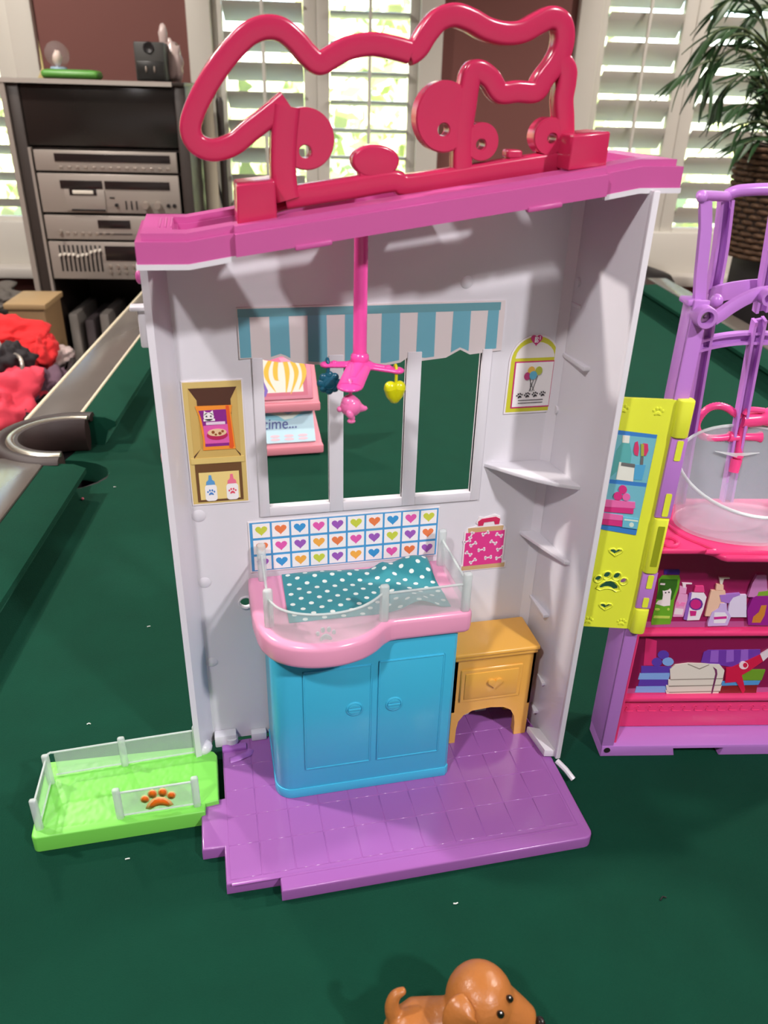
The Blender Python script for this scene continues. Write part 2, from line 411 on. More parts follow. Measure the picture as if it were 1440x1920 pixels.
cush = [cushion(NL, -1, Y0 + .05, YM - .068, .02, -.004), cushion(NL, -1, YM + .092, Y1 - .06, -.003, .03),
        cushion(NR, 1, Y0 + .05, YM - .075, .03, -.01), cushion(NR, 1, YM + .075, Y1 - .075, -.01, .0),
        cushion_y(Y1, 1, NL + .06, NR - .06), cushion_y(Y0, -1, NL + .06, NR - .06)]
for c in cush: c.build('cushion', FELT, pt, k=1, ang=45)
def rail(a, b, edges):
    ro = MB().box(a, b, bev=.004).build('rail_top', LAM, pt, k=1)
    for p, q in edges: MB().box(p, q, bev=.0015).build('edge_strip', EDGE, ro, k=1)
CL, CR, WL, WR, ZT = NL - .0495, NR + .0495, NL - .118, NR + .105, .0465
rail((WL, Y0 - .02, .0), (CL, YM - .055, ZT), [((WL - .004, Y0 - .02, .03), (WL + .001, YM - .055, ZT + .001))])
rail((WL, YM + .075, .0), (CL, Y1 + .05, ZT), [((WL - .004, YM + .075, .03), (WL + .001, Y1 + .05, ZT + .001)), ((CL - .003, YM + .09, .03), (CL + .001, Y1, ZT + .0006))])
rail((CR, Y0 - .02, .0), (WR, YM - .065, ZT), [((WR - .001, Y0 - .02, .03), (WR + .004, YM - .065, ZT + .001))])
rail((CR, YM + .065, .0), (WR, Y1 + .0, ZT), [])
rail((NL + .03, Y1 + .0495, .0), (NR - .03, Y1 + .118, ZT), [])
rail((NL + .03, Y0 - .118, .0), (NR - .03, Y0 - .0495, ZT), [])
for sx, cx in ((-1, NL), (1, NR)):                     # side pocket arches
    mid = YM + (.012 if sx < 0 else 0)
    def arch(r, k, z): return [(cx + sx * (.044 + r * 1.06 * math.sin(R(t))), mid - r * k * math.cos(R(t)), z) for t in range(-8, 189, 7)]
    po = MB()
    po.tube(arch(.062, .95, .026), .020, n=10, prof=lambda a: (.5 * math.cos(a), 1.25 * math.sin(a)), up=(0, 0, 1))
    p_ = po.build('pocket_liner', IRON, pt, k=1, ang=60)
    MB().tube(arch(.068, .97, .0485), .0060, n=8, prof=lambda a: (1.0 * math.cos(a), .5 * math.sin(a)), up=(0, 0, 1)).build('pocket_trim', CHROME, p_, k=1, ang=60)
    MB().tube(arch(.082, .97, .045), .0115, n=8, prof=lambda a: (.9 * math.cos(a), .55 * math.sin(a)), up=(0, 0, 1)).build('pocket_rim', IRON, p_, k=1, ang=60)
    MB().lathe([(.0001, -.124), (.055, -.106), (.068, -.05), (.070, -.004), (.064, -.004), (.062, -.05), (.05, -.10), (.0001, -.12)], (cx + sx * .055, mid, 0), n=20).build('pocket_cup', DARK, pt, k=1)
MB().box((WL + .01, Y0 - .11, -.16), (CL - .03, Y1 + .11, .001)).box((CR + .03, Y0 - .11, -.16), (WR - .01, Y1 + .0, .001)).box((WL + .02, Y0 - .11, -.16), (WR - .02, Y0 - .06, .0)).box((WL + .02, Y1 + .06, -.16), (WR - .02, Y1 + .11, .0)).build('apron', WOODD, pt, k=1)
MB().box((WL + .03, Y0 - .08, -.16), (WR - .03, Y1 + .08, -.125)).build('slate_base', WOODD, pt, k=1)
for lx in (WL + .12, WR - .12):
    for ly in (Y0 + .15, Y1 - .15): MB().box((lx - .06, ly - .06, FZ), (lx + .06, ly + .06, -.15), bev=.01).build('leg', WOODD, pt, k=1)
# ------------------------------------------------------------------ toy house (house frame, mm)
hs = thing('toy_playhouse', 'tall open toy room with white walls, pink roof and purple floor', 'dollhouse', HOUSE, (100, 430, 0))
YW = 485.0
def P(mb, name, m, par=hs, **k): return mb.build(name, m, par, **k)
def A(px, py, y=YW): p = at(px, py, 1, y); return (p.x, p.z)
# purple floor plate with its raised tiles
ol = [(-31, 383), (-16, 383), (-16, 353), (19, 352.5), (19, 341)]
ol += circ(233, 348, 7, 4, R(-90), R(-10)) + [(240.5, 470), (240.5, 484), (-14, 484), (-14, 426), (-31, 426)]
fp = P(MB().prism(ol, XY, 0, 9.6, bev=1.6, seg=3, top_only=True), 'floor_plate', PURPLE)
fb = MB()
for p in ((-12.5, 351, 232, 353.2), (232, 353.2, 234.2, 483)): fb.box((p[0], p[1], 9), (p[2], p[3], 9.9), bev=.4)
P(fb, 'raised_border', PURPLE, fp)
xs = [-13.3, 7.9, 30.3, 52.7, 75.3, 97.2, 119.5, 141.7, 164, 186.3, 208.7, 230.8]
ys = [355.5, 382.2, 406.6, 431, 455.4, 483]
shared = {}
for i in range(11):
    for j in range(5):
        x0, x1, y0, y1 = xs[i] + .22, xs[i + 1] - .22, ys[j] + .22, ys[j + 1] - .22
        P(MB().box((x0, y0, 9), (x1, y1, 9.9), bev=.3, seg=1), 'tile', PURPLE, fp)
P(MB().tube([(-8, 462, 9.8), (-3, 462, 11), (6, 466, 10.5), (8, 470, 9.6)], 2.2, n=8, prof=lambda a: (1.4 * math.cos(a), .6 * math.sin(a))).box((-14, 471, 9), (5, 477, 12.5), bev=1), 'hinge_clip', PLUM, fp)
# back wall with three window openings
top = [(-33, 391), (-6, 391), (17, 396), (213, 422), (236, 427), (246, 427)]
wall_o = [(246, 11), (246, 427)] + top[::-1][1:] + [(-33, 11)]
wins = [rect(32.8, 216, 74.4, 322), rect(84, 216, 126, 322), rect(135.8, 216, 177.2, 322)]
def winq(x0, x1, xt): return [(x0, 216.3), (x1, 216.3), (xt, 322), (x0, 322)]
hx0, hz0 = A(461, 1130)
hole = circ(hx0, hz0, 4.2, 16)
P(MB().shape(wall_o, wins + [hole], XZ(YW), -2.4, 0), 'back_wall', WHITE, ang=30)
wf = MB()
for x0, x1 in ((26, 32.8), (74.4, 84), (126, 135.8), (177.2, 184)):
    wf.box((x0, YW - 1.6, 209.5), (x1, YW + 5, 322), bev=.6)
for x0, x1 in ((32.6, 74.6), (83.8, 126.2), (135.6, 177.4)): wf.box((x0, YW - 1.6, 209.5), (x1, YW + 5, 216.3), bev=.6)
P(wf, 'window_frame', WHITE)
for px, py, r in ((373, 968, 4.6), (384, 1093, 4.4), (398, 1242, 4.2), (875, 530, 4.0)):
    u, v = A(px, py); P(MB().lathe([(r, .2), (r - .3, .4), (0.001, .4)], (u, YW, v), axis='Y', n=20), 'moulding_disc', WHITE)
u, v = A(462, 1130); P(MB().tube([(hx0 + 4.9 * math.cos(t * math.pi / 10), YW - .6, hz0 + 4.9 * math.sin(t * math.pi / 10)) for t in range(20)], .8, closed=True, n=8), 'hole_rim', WHITE)
# flanks: shallow left flange, deep right wall
P(MB().prism([(-20, YW), (-29.5, 467), (-33.5, 466), (-34, YW), (-34, YW + 2), (-20, YW + 2)], XY, 11, 391, bev=.5, top_only=True), 'left_flange', WHITE)
lf = MB(); lf.box((-42, 470, 356), (-32, 480, 358.5), bev=.8); lf.box((-38, 472, 334), (-32.5, 482, 357), bev=1.2)
P(lf, 'side_bracket', WHITE)
P(MB().ball((-34.5, 472, 375), (2.2, 3, 4)), 'hinge_pin', HOTPINK)
rw = MB().hexa([(233.2, YW, 11), (235.6, YW + 1, 11), (243.8, 414.5, 11), (241.4, 414.5, 11), (233.2, YW, 427), (235.6, YW + 1, 427), (243.8, 414.5, 427), (241.4, 414.5, 427)], bev=.5)
rwo = P(rw, 'right_wall', WHITE)
P(MB().prism([(228.5, YW), (233.8, 479), (237, YW)], XY, 11, 420), 'corner_fillet', WHITE)
P(MB().box((241.0, 413.6, 11), (245.2, 417.0, 427), bev=.8), 'wall_lip', WHITE, rwo)
# corner shelves and rib stubs on the right wall
def shelf_poly(z, a, b, corner):
    f = [at(px, py, 2, z) for px, py in a]
    return [(p.x, p.y) for p in smooth([(q.x, q.y, 0) for q in f], 5)] + corner
P(MB().prism([(186, YW), (192, 478.5), (202, 467), (213, 455), (225, 445.5), (233, 441), (239.5, 438), (233.5, YW)], XY, 235.2, 238, bev=.5), 'corner_shelf', WHITE)
P(MB().prism([(219.5, YW), (235.5, 438), (239, 436), (233.5, YW)], XY, 176.4, 179.4, bev=.6), 'corner_shelf', WHITE)
for z, y0, y1, d in ((317.5, 480, 448, 4.5), (122, 498, 452, 4.5), (63, 455, 443, 3.0), (31, 458, 447, 4), (352, 484, 468, 1.2)):
    y0 = min(y0, 483)
    xr = lambda y: 233.5 + (YW - y) * 0.1115
    P(MB().hexa([(xr(y0) - d * .3, y0, z - 1.6), (xr(y0) + .8, y0, z - 1.6), (xr(y1) + .8, y1, z - 1.6), (xr(y1) - d, y1, z - 1.6), (xr(y0) - d * .3, y0, z + 1), (xr(y0) + .8, y0, z + 1), (xr(y1) + .8, y1, z + 1), (xr(y1) - d, y1, z + 1)], bev=.4), 'wall_rib', WHITE)
for z, y in ((366, 475), (278, 480)):
    x = 233.5 + (YW - y) * .1115; P(MB().lathe([(3.0, .4), (3.0, -1.4), (.001, -1.6)], (x, y, z), axis='X', n=16), 'moulding_disc', WHITE)
P(MB().prism([(229.5, 446), (233, 418), (242, 416), (242, 440)], XY, 11, 18, bev=1).tube([(241.5, 412, 11), (246, 404, 8.5), (250, 398, 4)], 2.2, n=8), 'foot_flange', WHITE)
for ft in (MB().box((-19, 477, 10), (-2, YW, 21), bev=1).lathe([(5, 0), (5, 5)], (-6, 480, 12), n=16), MB().box((9.5, 479, 10), (21.5, YW, 17.5), bev=.8), MB().ball((-28, 474, 16), (7, 7, 6)), MB().box((196, 478, 10), (206, YW, 19), bev=.8), MB().lathe([(6, 0), (6, 5)], (186, 480, 12), n=16)): P(ft, 'foot_tab', WHITE)

# stickers: a thin backing sheet, its printed motifs as sub-parts
def sticker(name, outline, par=hs, fr=XZ(YW), w=0.7, col=(238, 232, 234)):
    return P(MB().prism(outline, fr, 0.05, w), name, pr(*col), par)
def prints(par, name, layers, fr=XZ(YW), w=0.7):
    """layers: list of (colour, list of outlines); each a hair prouder than the one below"""
    mb = MB(); ms = []
    for i, (c, polys) in enumerate(layers):
        ms.append(pr(*c))
        for q in polys:
            mb.prism(q, fr, w - .02, w + .1 * (i + 1), i)
    return P(mb, name, ms, par, ang=25)
aw_bot = [(470, 672), (505, 676), (528, 668), (550, 680), (590, 684), (640, 684), (720, 686), (750, 680), (775, 663), (789, 677), (835, 671), (862, 656), (880, 665), (939, 657)]
bot = [A(*p) for p in aw_bot]
out = [(18.5, 353.5), (18.5, 321.5)] + bot + [(190, 353.5)]
aw = sticker('awning_sticker', out[::-1], w=1.0, col=(226, 216, 216))
def botz(x):
    for (a, b), (c, d) in zip(bot, bot[1:]):
        if a <= x <= c: return b + (d - b) * (x - a) / (c - a)
    return 321.5
stripe = [[(19.2, 348), (26, 348), (26, 322.3), (19.2, 322.3)]]
for i in range(7):
    x0 = 38.0 + 23.45 * i; x1 = min(x0 + 12.2, 186.5)
    n = [(x0 + (x1 - x0) * k / 4, botz(x0 + (x1 - x0) * k / 4) + 1.8) for k in range(5)]
    stripe.append([(x1 - .4, 348.2), (x0, 348.2)] + n)
prints(aw, 'printed_stripes', [((112, 178, 196), stripe)], w=1.0)
prints(aw, 'printed_valance', [((104, 160, 170), [rect(19, 347.5, 187, 352.6)])], w=1.05)
# shelf picture with food bag and two bottles
cb = sticker('shelf_sticker', rect(-18.3, 222, 19.4, 308.8))
prints(cb, 'printed_cabinet', [((214, 188, 116), [rect(-17.6, 223, 18.7, 308)]), ((84, 52, 40), [rect(-14.4, 256, 15.6, 304)]), ((206, 174, 100), [[(-14.4, 258), (-9.6, 263), (-9.6, 296), (-14.4, 304)], [(15.6, 258), (11.4, 263), (11.4, 296), (15.6, 304)], [(-14.4, 256), (15.6, 256), (11.4, 263), (-9.6, 263)]]),
    ((196, 158, 82), [[(-9.6, 263), (11.4, 263), (11.4, 286), (-9.6, 286)]]), ((110, 76, 46), [rect(-14.4, 224.5, 15.6, 252)]), ((238, 214, 138), [[(-12.5, 226), (13.6, 226), (13.6, 246), (-12.5, 246)]]), ((222, 196, 120), [rect(-16.5, 252.4, 17.6, 256.4)])])
bag = prints(cb, 'printed_food_bag', [((246, 150, 52), [[(-11, 292.5), (12, 292.2), (11, 286), (12.6, 262), (-8.2, 262), (-7.6, 270), (-9.2, 286)]]), ((142, 40, 140), [[(-9, 289.4), (8, 289.6), (9, 264.5), (-6.6, 264.5), (-6.3, 272), (-7.7, 284)]]),
    ((232, 92, 40), [[(8, 292), (10, 292), (11.6, 264), (10.6, 262.4), (8.6, 263)]]), ((226, 96, 176), [[(-6.9, 279), (8.5, 279.5), (8.9, 266.6), (-6.4, 266.6)]]), ((234, 214, 232), [rect(-5, 279.6, 7, 281.4)]),
    ((246, 240, 240), [circ(-3, 285.2, 3.3, 14, ry=2.8), [(-6.2, 286), (-5.6, 289.2), (-3.6, 287.6)], [(.2, 286), (-.2, 289.4), (-2.4, 287.6)], rect(-6.4, 282.2, .8, 283.6)]),
    ((190, 40, 90), [circ(1.5, 272.4, 6.6, 18, ry=3.2)]), ((236, 204, 160), [circ(1.5, 274.2, 6.0, 18, ry=2.5)]), ((150, 80, 40), [circ(-1, 274.6, 1.1, 8), circ(3.2, 273.6, 1.1, 8), circ(5, 275, .9, 8), circ(.6, 272.9, .8, 8)]),
    ((60, 60, 70), [circ(-4.3, 285.6, .5, 8), circ(-1.6, 285.6, .5, 8)])], w=1.4)
for x, ca, cbm in ((-5.4, (96, 160, 214), (76, 136, 206)), (8.6, (240, 120, 150), (226, 80, 104))):
    prints(cb, 'printed_bottle', [((246, 244, 244), [rrect(x - 3.9, 225, x + 3.9, 237, 2.2)]), (ca, [[(x - 3, 237), (x + 3, 237), (x + 2.6, 239.4), (x + 1.2, 240.6), (x + .8, 244), (x - .8, 244), (x - 1.2, 240.6), (x - 2.6, 239.4)]]), (cbm, paw(x, 231.4, 2.7))], w=1.4)
# tile sheet with thirty hearts
bs = sticker('heart_tile_sticker', rect(17.2, 165, 155, 206))
prints(bs, 'printed_grid', [((74, 158, 214), [rect(18.2, 166, 154.2, 205.2)])])
YG, OR_, BL, PK, PU, AM = (206, 214, 72), (240, 130, 76), (62, 154, 214), (232, 94, 178), (160, 92, 188), (250, 178, 74)
rows = [[YG, OR_, BL, PK, PU, YG, OR_, BL, PK, YG], [OR_, PK, PU, AM, OR_, PK, PU, YG, PU, OR_], [PU, BL, AM, YG, PU, AM, BL, PK, OR_, PU]]
for j in range(3):
    for i in range(10):
        x, z = 26.2 + 13.42 * i, 198.6 - 13.1 * j
        prints(bs, 'printed_heart_tile', [((250, 246, 246), [rect(x - 6.0, z - 5.6, x + 6.0, z + 5.6)]), (rows[j][i], [heart(x, z - .2, 4.5)])], w=.85)
# arched notice with balloons
po_ = [(196.6, 275)] + [(233.4, 275)] + [(233, 312)] + [(215 + 18.0 * math.cos(R(a)), 312 + 18.4 * math.sin(R(a))) for a in range(12, 180, 12)] + [(197, 312)]
nb = sticker('notice_sticker', po_)
inner = lambda d: [(196.6 + d, 275 + d), (233.4 - d, 275 + d), (233 - d, 312)] + [(215 + (18.0 - d) * math.cos(R(a)), 312 + (18.4 - d) * math.sin(R(a))) for a in range(12, 180, 12)] + [(197 + d, 312)]
prints(nb, 'printed_notice', [((204, 202, 50), [inner(1.2)]), ((230, 224, 220), [[(201, 314.5)] + [(229, 314.5)] + [(215 + 14 * math.cos(R(a)), 314.5 + 11 * math.sin(R(a))) for a in range(10, 175, 15)]]),
    ((196, 50, 110), [rect(201, 279, 230, 312.3)]), ((240, 236, 236), [rect(202, 280, 229, 311.4)]), ((206, 46, 120), [heart(214.6, 326.5, 4.4)]), ((248, 240, 244), [rect(213.2, 325, 214.2, 329), circ(215, 326, 1.0, 8), circ(215, 328, .9, 8), rect(216.6, 327, 217.2, 329.4)]),
    ((206, 46, 120), [circ(215, 326, .4, 6), circ(215, 328, .35, 6)])])
st = []
for a, b in ((211.5, 216.8), (213, 214), (216, 213), (218, 215)):
    st.append([(a, 302), (a + .35, 302), (a + .35 + (b - a) * .5, 296), (b + .35, 291), (b, 291), (a + (b - a) * .5, 296)])
prints(nb, 'printed_balloons', [((70, 70, 70), st), ((234, 186, 78), [circ(213.2, 305.8, 2.6, 12, ry=3)]), ((186, 60, 120), [circ(210.6, 302, 2.2, 12, ry=2.8)]), ((180, 190, 70), [circ(218.6, 305.6, 2.5, 12, ry=3)]), ((96, 176, 204), [circ(214.8, 302.6, 2.8, 12, ry=3)])], w=1.5)
pw = []
for i in range(4): pw += paw(206.6 + 5.6 * i, 288.2 + .2 * i, 2.3, .2)
prints(nb, 'printed_paw_row', [((44, 40, 46), pw + [rect(206, 284.6, 224, 285), rect(206, 282.6, 224, 283)])], w=1.5)
# treat jar
jo = [(174.5, 148.5), (211, 148.5), (211, 154), (208.5, 154), (208.5, 183), (206, 186), (202.5, 187.5), (202.5, 194), (198, 196), (190, 194), (186, 195), (184, 190), (186, 187.5), (178, 186), (175.5, 183), (175.5, 154), (174.5, 154)]
jr = sticker('treat_jar_sticker', jo)
bones = []
rb = random.Random(5)
for x, z, a in ((181, 180, 1.2), (192, 180.5, .4), (203, 178, -.4), (183, 172, .5), (199, 172, -.5), (190, 166.5, .15), (180, 164, -.6), (205, 166, .4), (196, 159, .1), (184, 157, .6), (205, 158, .2), (178, 175, .3)):
    for s in (-1, 1):
        for t in (-1, 1): bones.append(circ(x + 2.2 * s * math.cos(a) - .8 * t * math.sin(a), z + 2.2 * s * math.sin(a) + .8 * t * math.cos(a), .95, 8))
    bones.append([(x + p * math.cos(a) - q * math.sin(a), z + p * math.sin(a) + q * math.cos(a)) for p, q in ((-2, -.6), (2, -.6), (2, .6), (-2, .6))])
prints(jr, 'printed_jar', [((206, 172, 124), [rect(175.4, 149.2, 210, 153), [(178, 186), (206, 186), (205.5, 181.5), (178.5, 181.5)]]), ((222, 60, 140), [rect(176.6, 153, 207.2, 182)]), ((240, 226, 234), bones), ((206, 44, 92), [[(185.6, 187.4), (189.4, 187.4), (190, 190), (198, 190.4), (198.6, 187.6), (202, 187.6), (202.4, 192), (199, 194), (188, 193), (185.4, 191)]])])

# pink roof tray: stepped rim round an open channel
def zl(x): # lower edge of the rim along the house
    pts = [(-31, 391.6), (-6, 391.4), (17, 395.2), (213, 423.9), (235, 427.8), (260, 428)]
    for (a, b), (c, d) in zip(pts, pts[1:]):
        if x <= c: return b + (d - b) * (x - a) / (c - a)
    return 428
roof = MB()
def bar(xa, xb, y0, y1, h0, h1, mb=roof, bev=.9):
    cut = [xa] + [x for x in (-6, 17, 213, 235) if xa < x < xb] + [xb]
    for a, b in zip(cut, cut[1:]):
        mb.hexa([(a, y0, zl(a) + h0), (b, y0, zl(b) + h0), (b, y1, zl(b) + h0), (a, y1, zl(a) + h0), (a, y0, zl(a) + h1), (b, y0, zl(b) + h1), (b, y1, zl(b) + h1), (a, y1, zl(a) + h1)])
bar(-31, 17.5, 418.5, 436, 0, 10.8); bar(17.5, 214, 414.5, 436, 0, 10.8); bar(214, 259, 418.5, 436, 0, 10.8)     # front, lower step
bar(-28, 17.5, 421.5, 434, 10.8, 14.4); bar(17.5, 214, 418, 434, 10.8, 14.2); bar(214, 256, 421.5, 434, 10.8, 14.2)
bar(-31, 259, 478, 492, 0, 10.8); bar(-28, 256, 480, 492, 10.8, 14.2)                                            # back rim
bar(-31, -11, 435.9, 478.1, 0, 10.8); bar(-28, -13, 433.9, 480.1, 10.8, 14.4)                                    # ends
bar(238, 259, 435.9, 478.1, 0, 10.8); bar(240, 256, 433.9, 480.1, 10.8, 14.2)
rf = P(roof, 'roof_tray', HOTPINK, ang=25)
chan = MB(); bar(-11.2, 4, 436, 478, 1, 4, chan); bar(86, 128, 436, 478, 1, 4, chan); bar(188, 238.2, 436, 478, 1, 4, chan)
bar(4, 86, 436, 438, 1, 4, chan); bar(4, 86, 476, 478, 1, 4, chan); bar(128, 188, 436, 438, 1, 4, chan); bar(128, 188, 476, 478, 1, 4, chan)
P(chan, 'channel_floor', HOTPINK, rf, ang=25)
for xa, xb in ((47, 66), (170, 189)): P(MB().hexa([(xa, 413.2, zl(xa) - 1.6), (xb, 413.2, zl(xb) - 1.6), (xb, 418, zl(xb) - 1.6), (xa, 418, zl(xa) - 1.6), (xa, 413.2, zl(xa) + 1.0), (xb, 413.2, zl(xb) + 1.0), (xb, 418, zl(xb) + 1), (xa, 418, zl(xa) + 1)], bev=.8), 'rim_clip', HOTPINK, rf)
for i in range(3): P(MB().box((-14 - 3 * i, 440, zl(-14) + 14), (-13.2 - 3 * i, 474, zl(-14) + 15), bev=.2), 'end_step', HOTPINK, rf)
lip = MB(); bar(-31.5, 16, 418, 421, -2.6, .1, lip); bar(-31.5, -28.5, 421, 470, -2.6, .1, lip)
P(lip, 'wall_top_lip', WHITE, ang=25)
lip = MB(); bar(215, 259.5, 418, 421, -2.6, .1, lip); bar(256.5, 259.5, 421, 485, -2.6, .1, lip)
P(lip, 'wall_top_lip', WHITE, ang=25)

# ------------------------------------------------------------------ raspberry outline of two animals on the roof
sg = thing('rooftop_outline_sign', 'raspberry plastic outline of two animal heads clipped on the pink roof', 'toy sign', HOUSE, (110, 446, 415))
YS = 446.0
def c2(x, y): return at(320 + x / 3, y / 3, 1, YS)
def c3(x, y): return at(760 + x / 3, y / 3, 1, YS)
def sq(a):
    c, s_ = math.cos(a), math.sin(a); f = lambda t: math.copysign(abs(t) ** .36, t); return (5.3 * f(c), 5.6 * f(s_))
def band(pts, name, w=1.0, n=6):
    return MB().tube(smooth(pts, n), w, n=24, prof=sq, up=(0, 1, 0)).build(name, SIGNRED, sg, ang=35)
dog = [c2(650, 575), c2(560, 650), c2(450, 735), c2(350, 815), c2(240, 848), c2(150, 815), c2(112, 735), c2(130, 640), c2(190, 510), c2(275, 375), c2(370, 260), c2(450, 190), c2(540, 160), c2(625, 175), c2(700, 235), c2(765, 310), c2(815, 355), c2(850, 358), c2(905, 325),
       c2(1000, 275), c2(1130, 255), c2(1250, 275), c2(1340, 300), c3(25, 305), c3(70, 270), c3(120, 190), c3(185, 118), c3(270, 92), c3(360, 120), c3(450, 170), c3(550, 195), c3(650, 185), c3(735, 140), c3(805, 108), c3(862, 130), c3(883, 200), c3(870, 290), c3(830, 370), c3(770, 450), c3(722, 520), c3(620, 520), c3(525, 525), c3(470, 450), c3(415, 408), c3(370, 415), c3(348, 500), c3(335, 600), c3(318, 720), c3(312, 860), c3(312, 985)]
band(dog, 'outline_band')
band([c3(855, 340), c3(895, 400), c3(893, 470), c3(878, 560), c3(882, 660), c3(884, 760), c3(880, 850), c3(855, 905), c3(780, 925)], 'outline_band')
band([c3(830, 915), c3(600, 950), c3(300, 1000), c3(0, 1045), c2(1250, 1020), c2(1000, 1062), c2(760, 1100), c2(640, 1120)], 'base_bar', 1.05, 3)
band([c2(650, 600), c2(640, 700), c2(632, 800), c2(630, 950), c2(640, 1060), c2(655, 1120)], 'upright', 1.25)
def plate(c, rx, hc, hr, name, ry=None, th=5.4):
    o_ = circ(c.x, c.z, rx, 36, ry=ry); hl = circ(hc.x, hc.z, hr, 20)
    mb = MB().shape(o_, [hl], XZ(YS), -th, th - .8)
    ring = [(c.x + (p[0] - c.x) * .955, c.z + (p[1] - c.z) * .955) for p in o_]
    mb.shape(ring, [circ(hc.x, hc.z, hr + .5, 20)], XZ(YS), th - .82, th)
    return mb.build(name, SIGNRED, sg, ang=60)
plate(c2(755, 785), 14.6, c2(750, 855), 3.1, 'eye_disc')
plate(c3(207, 662), 15.5, c3(200, 733), 3.1, 'eye_disc', ry=17)
plate(c3(414, 800), 9.4, c3(408, 815), 2.6, 'eye_disc')
plate(c3(795, 770), 9.4, c3(805, 782), 2.6, 'eye_disc')
n0, n1 = c2(1145, 905), c2(1160, 1030)
MB().prism([(n0.x + 12.6 * math.cos(t) , n0.z + (7.6 if math.sin(t) > 0 else 8.6) * math.sin(t)) for t in [2 * math.pi * i / 28 for i in range(28)]], XZ(YS), -5.4, 5.4, bev=1.4, seg=3).prism([(n0.x - 9, n0.z - 5), (n1.x - 9.5, n1.z), (n1.x + 9, n1.z + 1.5), (n0.x + 9.5, n0.z - 5)][::1], XZ(YS), -5, 5, bev=1).build('nose_knob', SIGNRED, sg, ang=50)
n0, n1 = c3(600, 872), c3(602, 930)
MB().prism(rrect(n0.x - 4.2, n0.z - 1.8, n0.x + 4.2, n0.z + 2.4, 1.6), XZ(YS), -5, 5, bev=.8).prism(rect(n1.x - 3.4, n1.z - 1, n1.x + 3.4, n0.z), XZ(YS), -4.6, 4.6).build('nose_knob', SIGNRED, sg, ang=50)
for x0, x1, z0, z1 in ((19.4, 39.6, 407.5, 429.2), (194.6, 216.6, 435.6, 454.0)):
    d = (z1 - z0); s_ = .13
    MB().hexa([(x0, 424.5, z0), (x1, 424.5, z0 + 2.4), (x1, 452, z0 + 2.4), (x0, 452, z0), (x0 + .6, 424.5, z1 - 1.2), (x1 - .4, 424.5, z1 + 1), (x1 - .4, 452, z1 + 1), (x0 + .6, 452, z1 - 1.2)], bev=1.1, seg=3).build('clip_block', SIGNRED, sg)
MB().tube([at(1068, 262, 1, 448), at(1055, 268, 1, 448)], 2.6, n=8).tube([at(1066, 305, 1, 448), at(1052, 309, 1, 448)], 2.6, n=8).build('clip_neck', SIGNRED, sg)
MB().tube([at(515, 392, 1, 448), at(540, 385, 1, 448)], 2.6, n=8).build('clip_neck', SIGNRED, sg)
# ------------------------------------------------------------------ blue care cabinet with pink top and see-through guard
cn = thing('care_cabinet', 'sky blue toy cabinet with a pale pink bulging top and clear guard', 'toy cabinet', HOUSE, (88, 450, 10))
cbody = [(24, 482), (24, 430)] + circ(36, 428, 12, 6, R(180), R(270)) + [(150.5, 416), (153, 418.5), (153, 482)]
cbd = MB().prism(cbody, XY, 10.2, 145.5, bev=.8)
cbd.build('cabinet_body', BLUE, cn)
plb = [(23.4, 482), (23.4, 430)] + circ(36, 428, 12.7, 6, R(180), R(270)) + [(151, 415.3), (153.7, 418), (153.7, 482)]
MB().prism(plb, XY, 10.0, 18.5, bev=.5).build('plinth', BLUE, cn)
for (x0, x1, z0, z1), kx in (((44.6, 92.2, 36.8, 126.2), 80.2), ((97, 143.8, 36.8, 127.8), 108.5)):
    d = MB().box((x0 + .8, 415.2, z0 + .8), (x1 - .8, 417, z1 - .8), bev=.5)
    for a, b in (((x0, 414.8, z0), (x1, 416.5, z0 + 1.1)), ((x0, 414.8, z1 - 1.1), (x1, 416.5, z1)), ((x0, 414.8, z0), (x0 + 1.1, 416.5, z1)), ((x1 - 1.1, 414.8, z0), (x1, 416.5, z1))): d.box(a, b, bev=.45)
    dd = d.build('door', BLUE, cn)
    kz = 88.7
    MB().lathe([(6.2, 0), (5.9, .7), (5.2, 1.0), (4.9, .5), (.001, .45)], (kx, 415.2, kz), axis='Y', n=28).box((kx - 4.6, 413.6, kz - .9), (kx + 4.6, 415.2, kz + .9), bev=.6).prism(circ(kx, kz, 4.7, 16, R(15), R(165)), XZ(415.2), 0, 1.2, bev=.5, top_only=True).prism(circ(kx, kz, 4.7, 16, R(195), R(345)), XZ(415.2), 0, 1.2, bev=.5, top_only=True).build('knob', BLUE, dd)
# pale pink top: straight right side, round bulge on the left
tp = [(160, 483), (15, 483)] + [(14.2, 470), (14.6, 440), (16.5, 424)]
tp += [(p.x, p.y) for p in smooth([(18.5, 416, 0), (25, 405, 0), (37, 396.5, 0), (52, 392.3, 0), (68, 392.3, 0), (82, 396, 0), (92, 402, 0), (99, 408.5, 0), (104, 411.6, 0)], 4)]
tp += [(108, 412.2), (156, 412.2), (159, 413.4), (161, 416.5)]
top_ = MB().prism(tp, XY, 145, 163.2, bev=4.2, seg=4)
ct = top_.build('counter_top', PINKC, cn, ang=60)
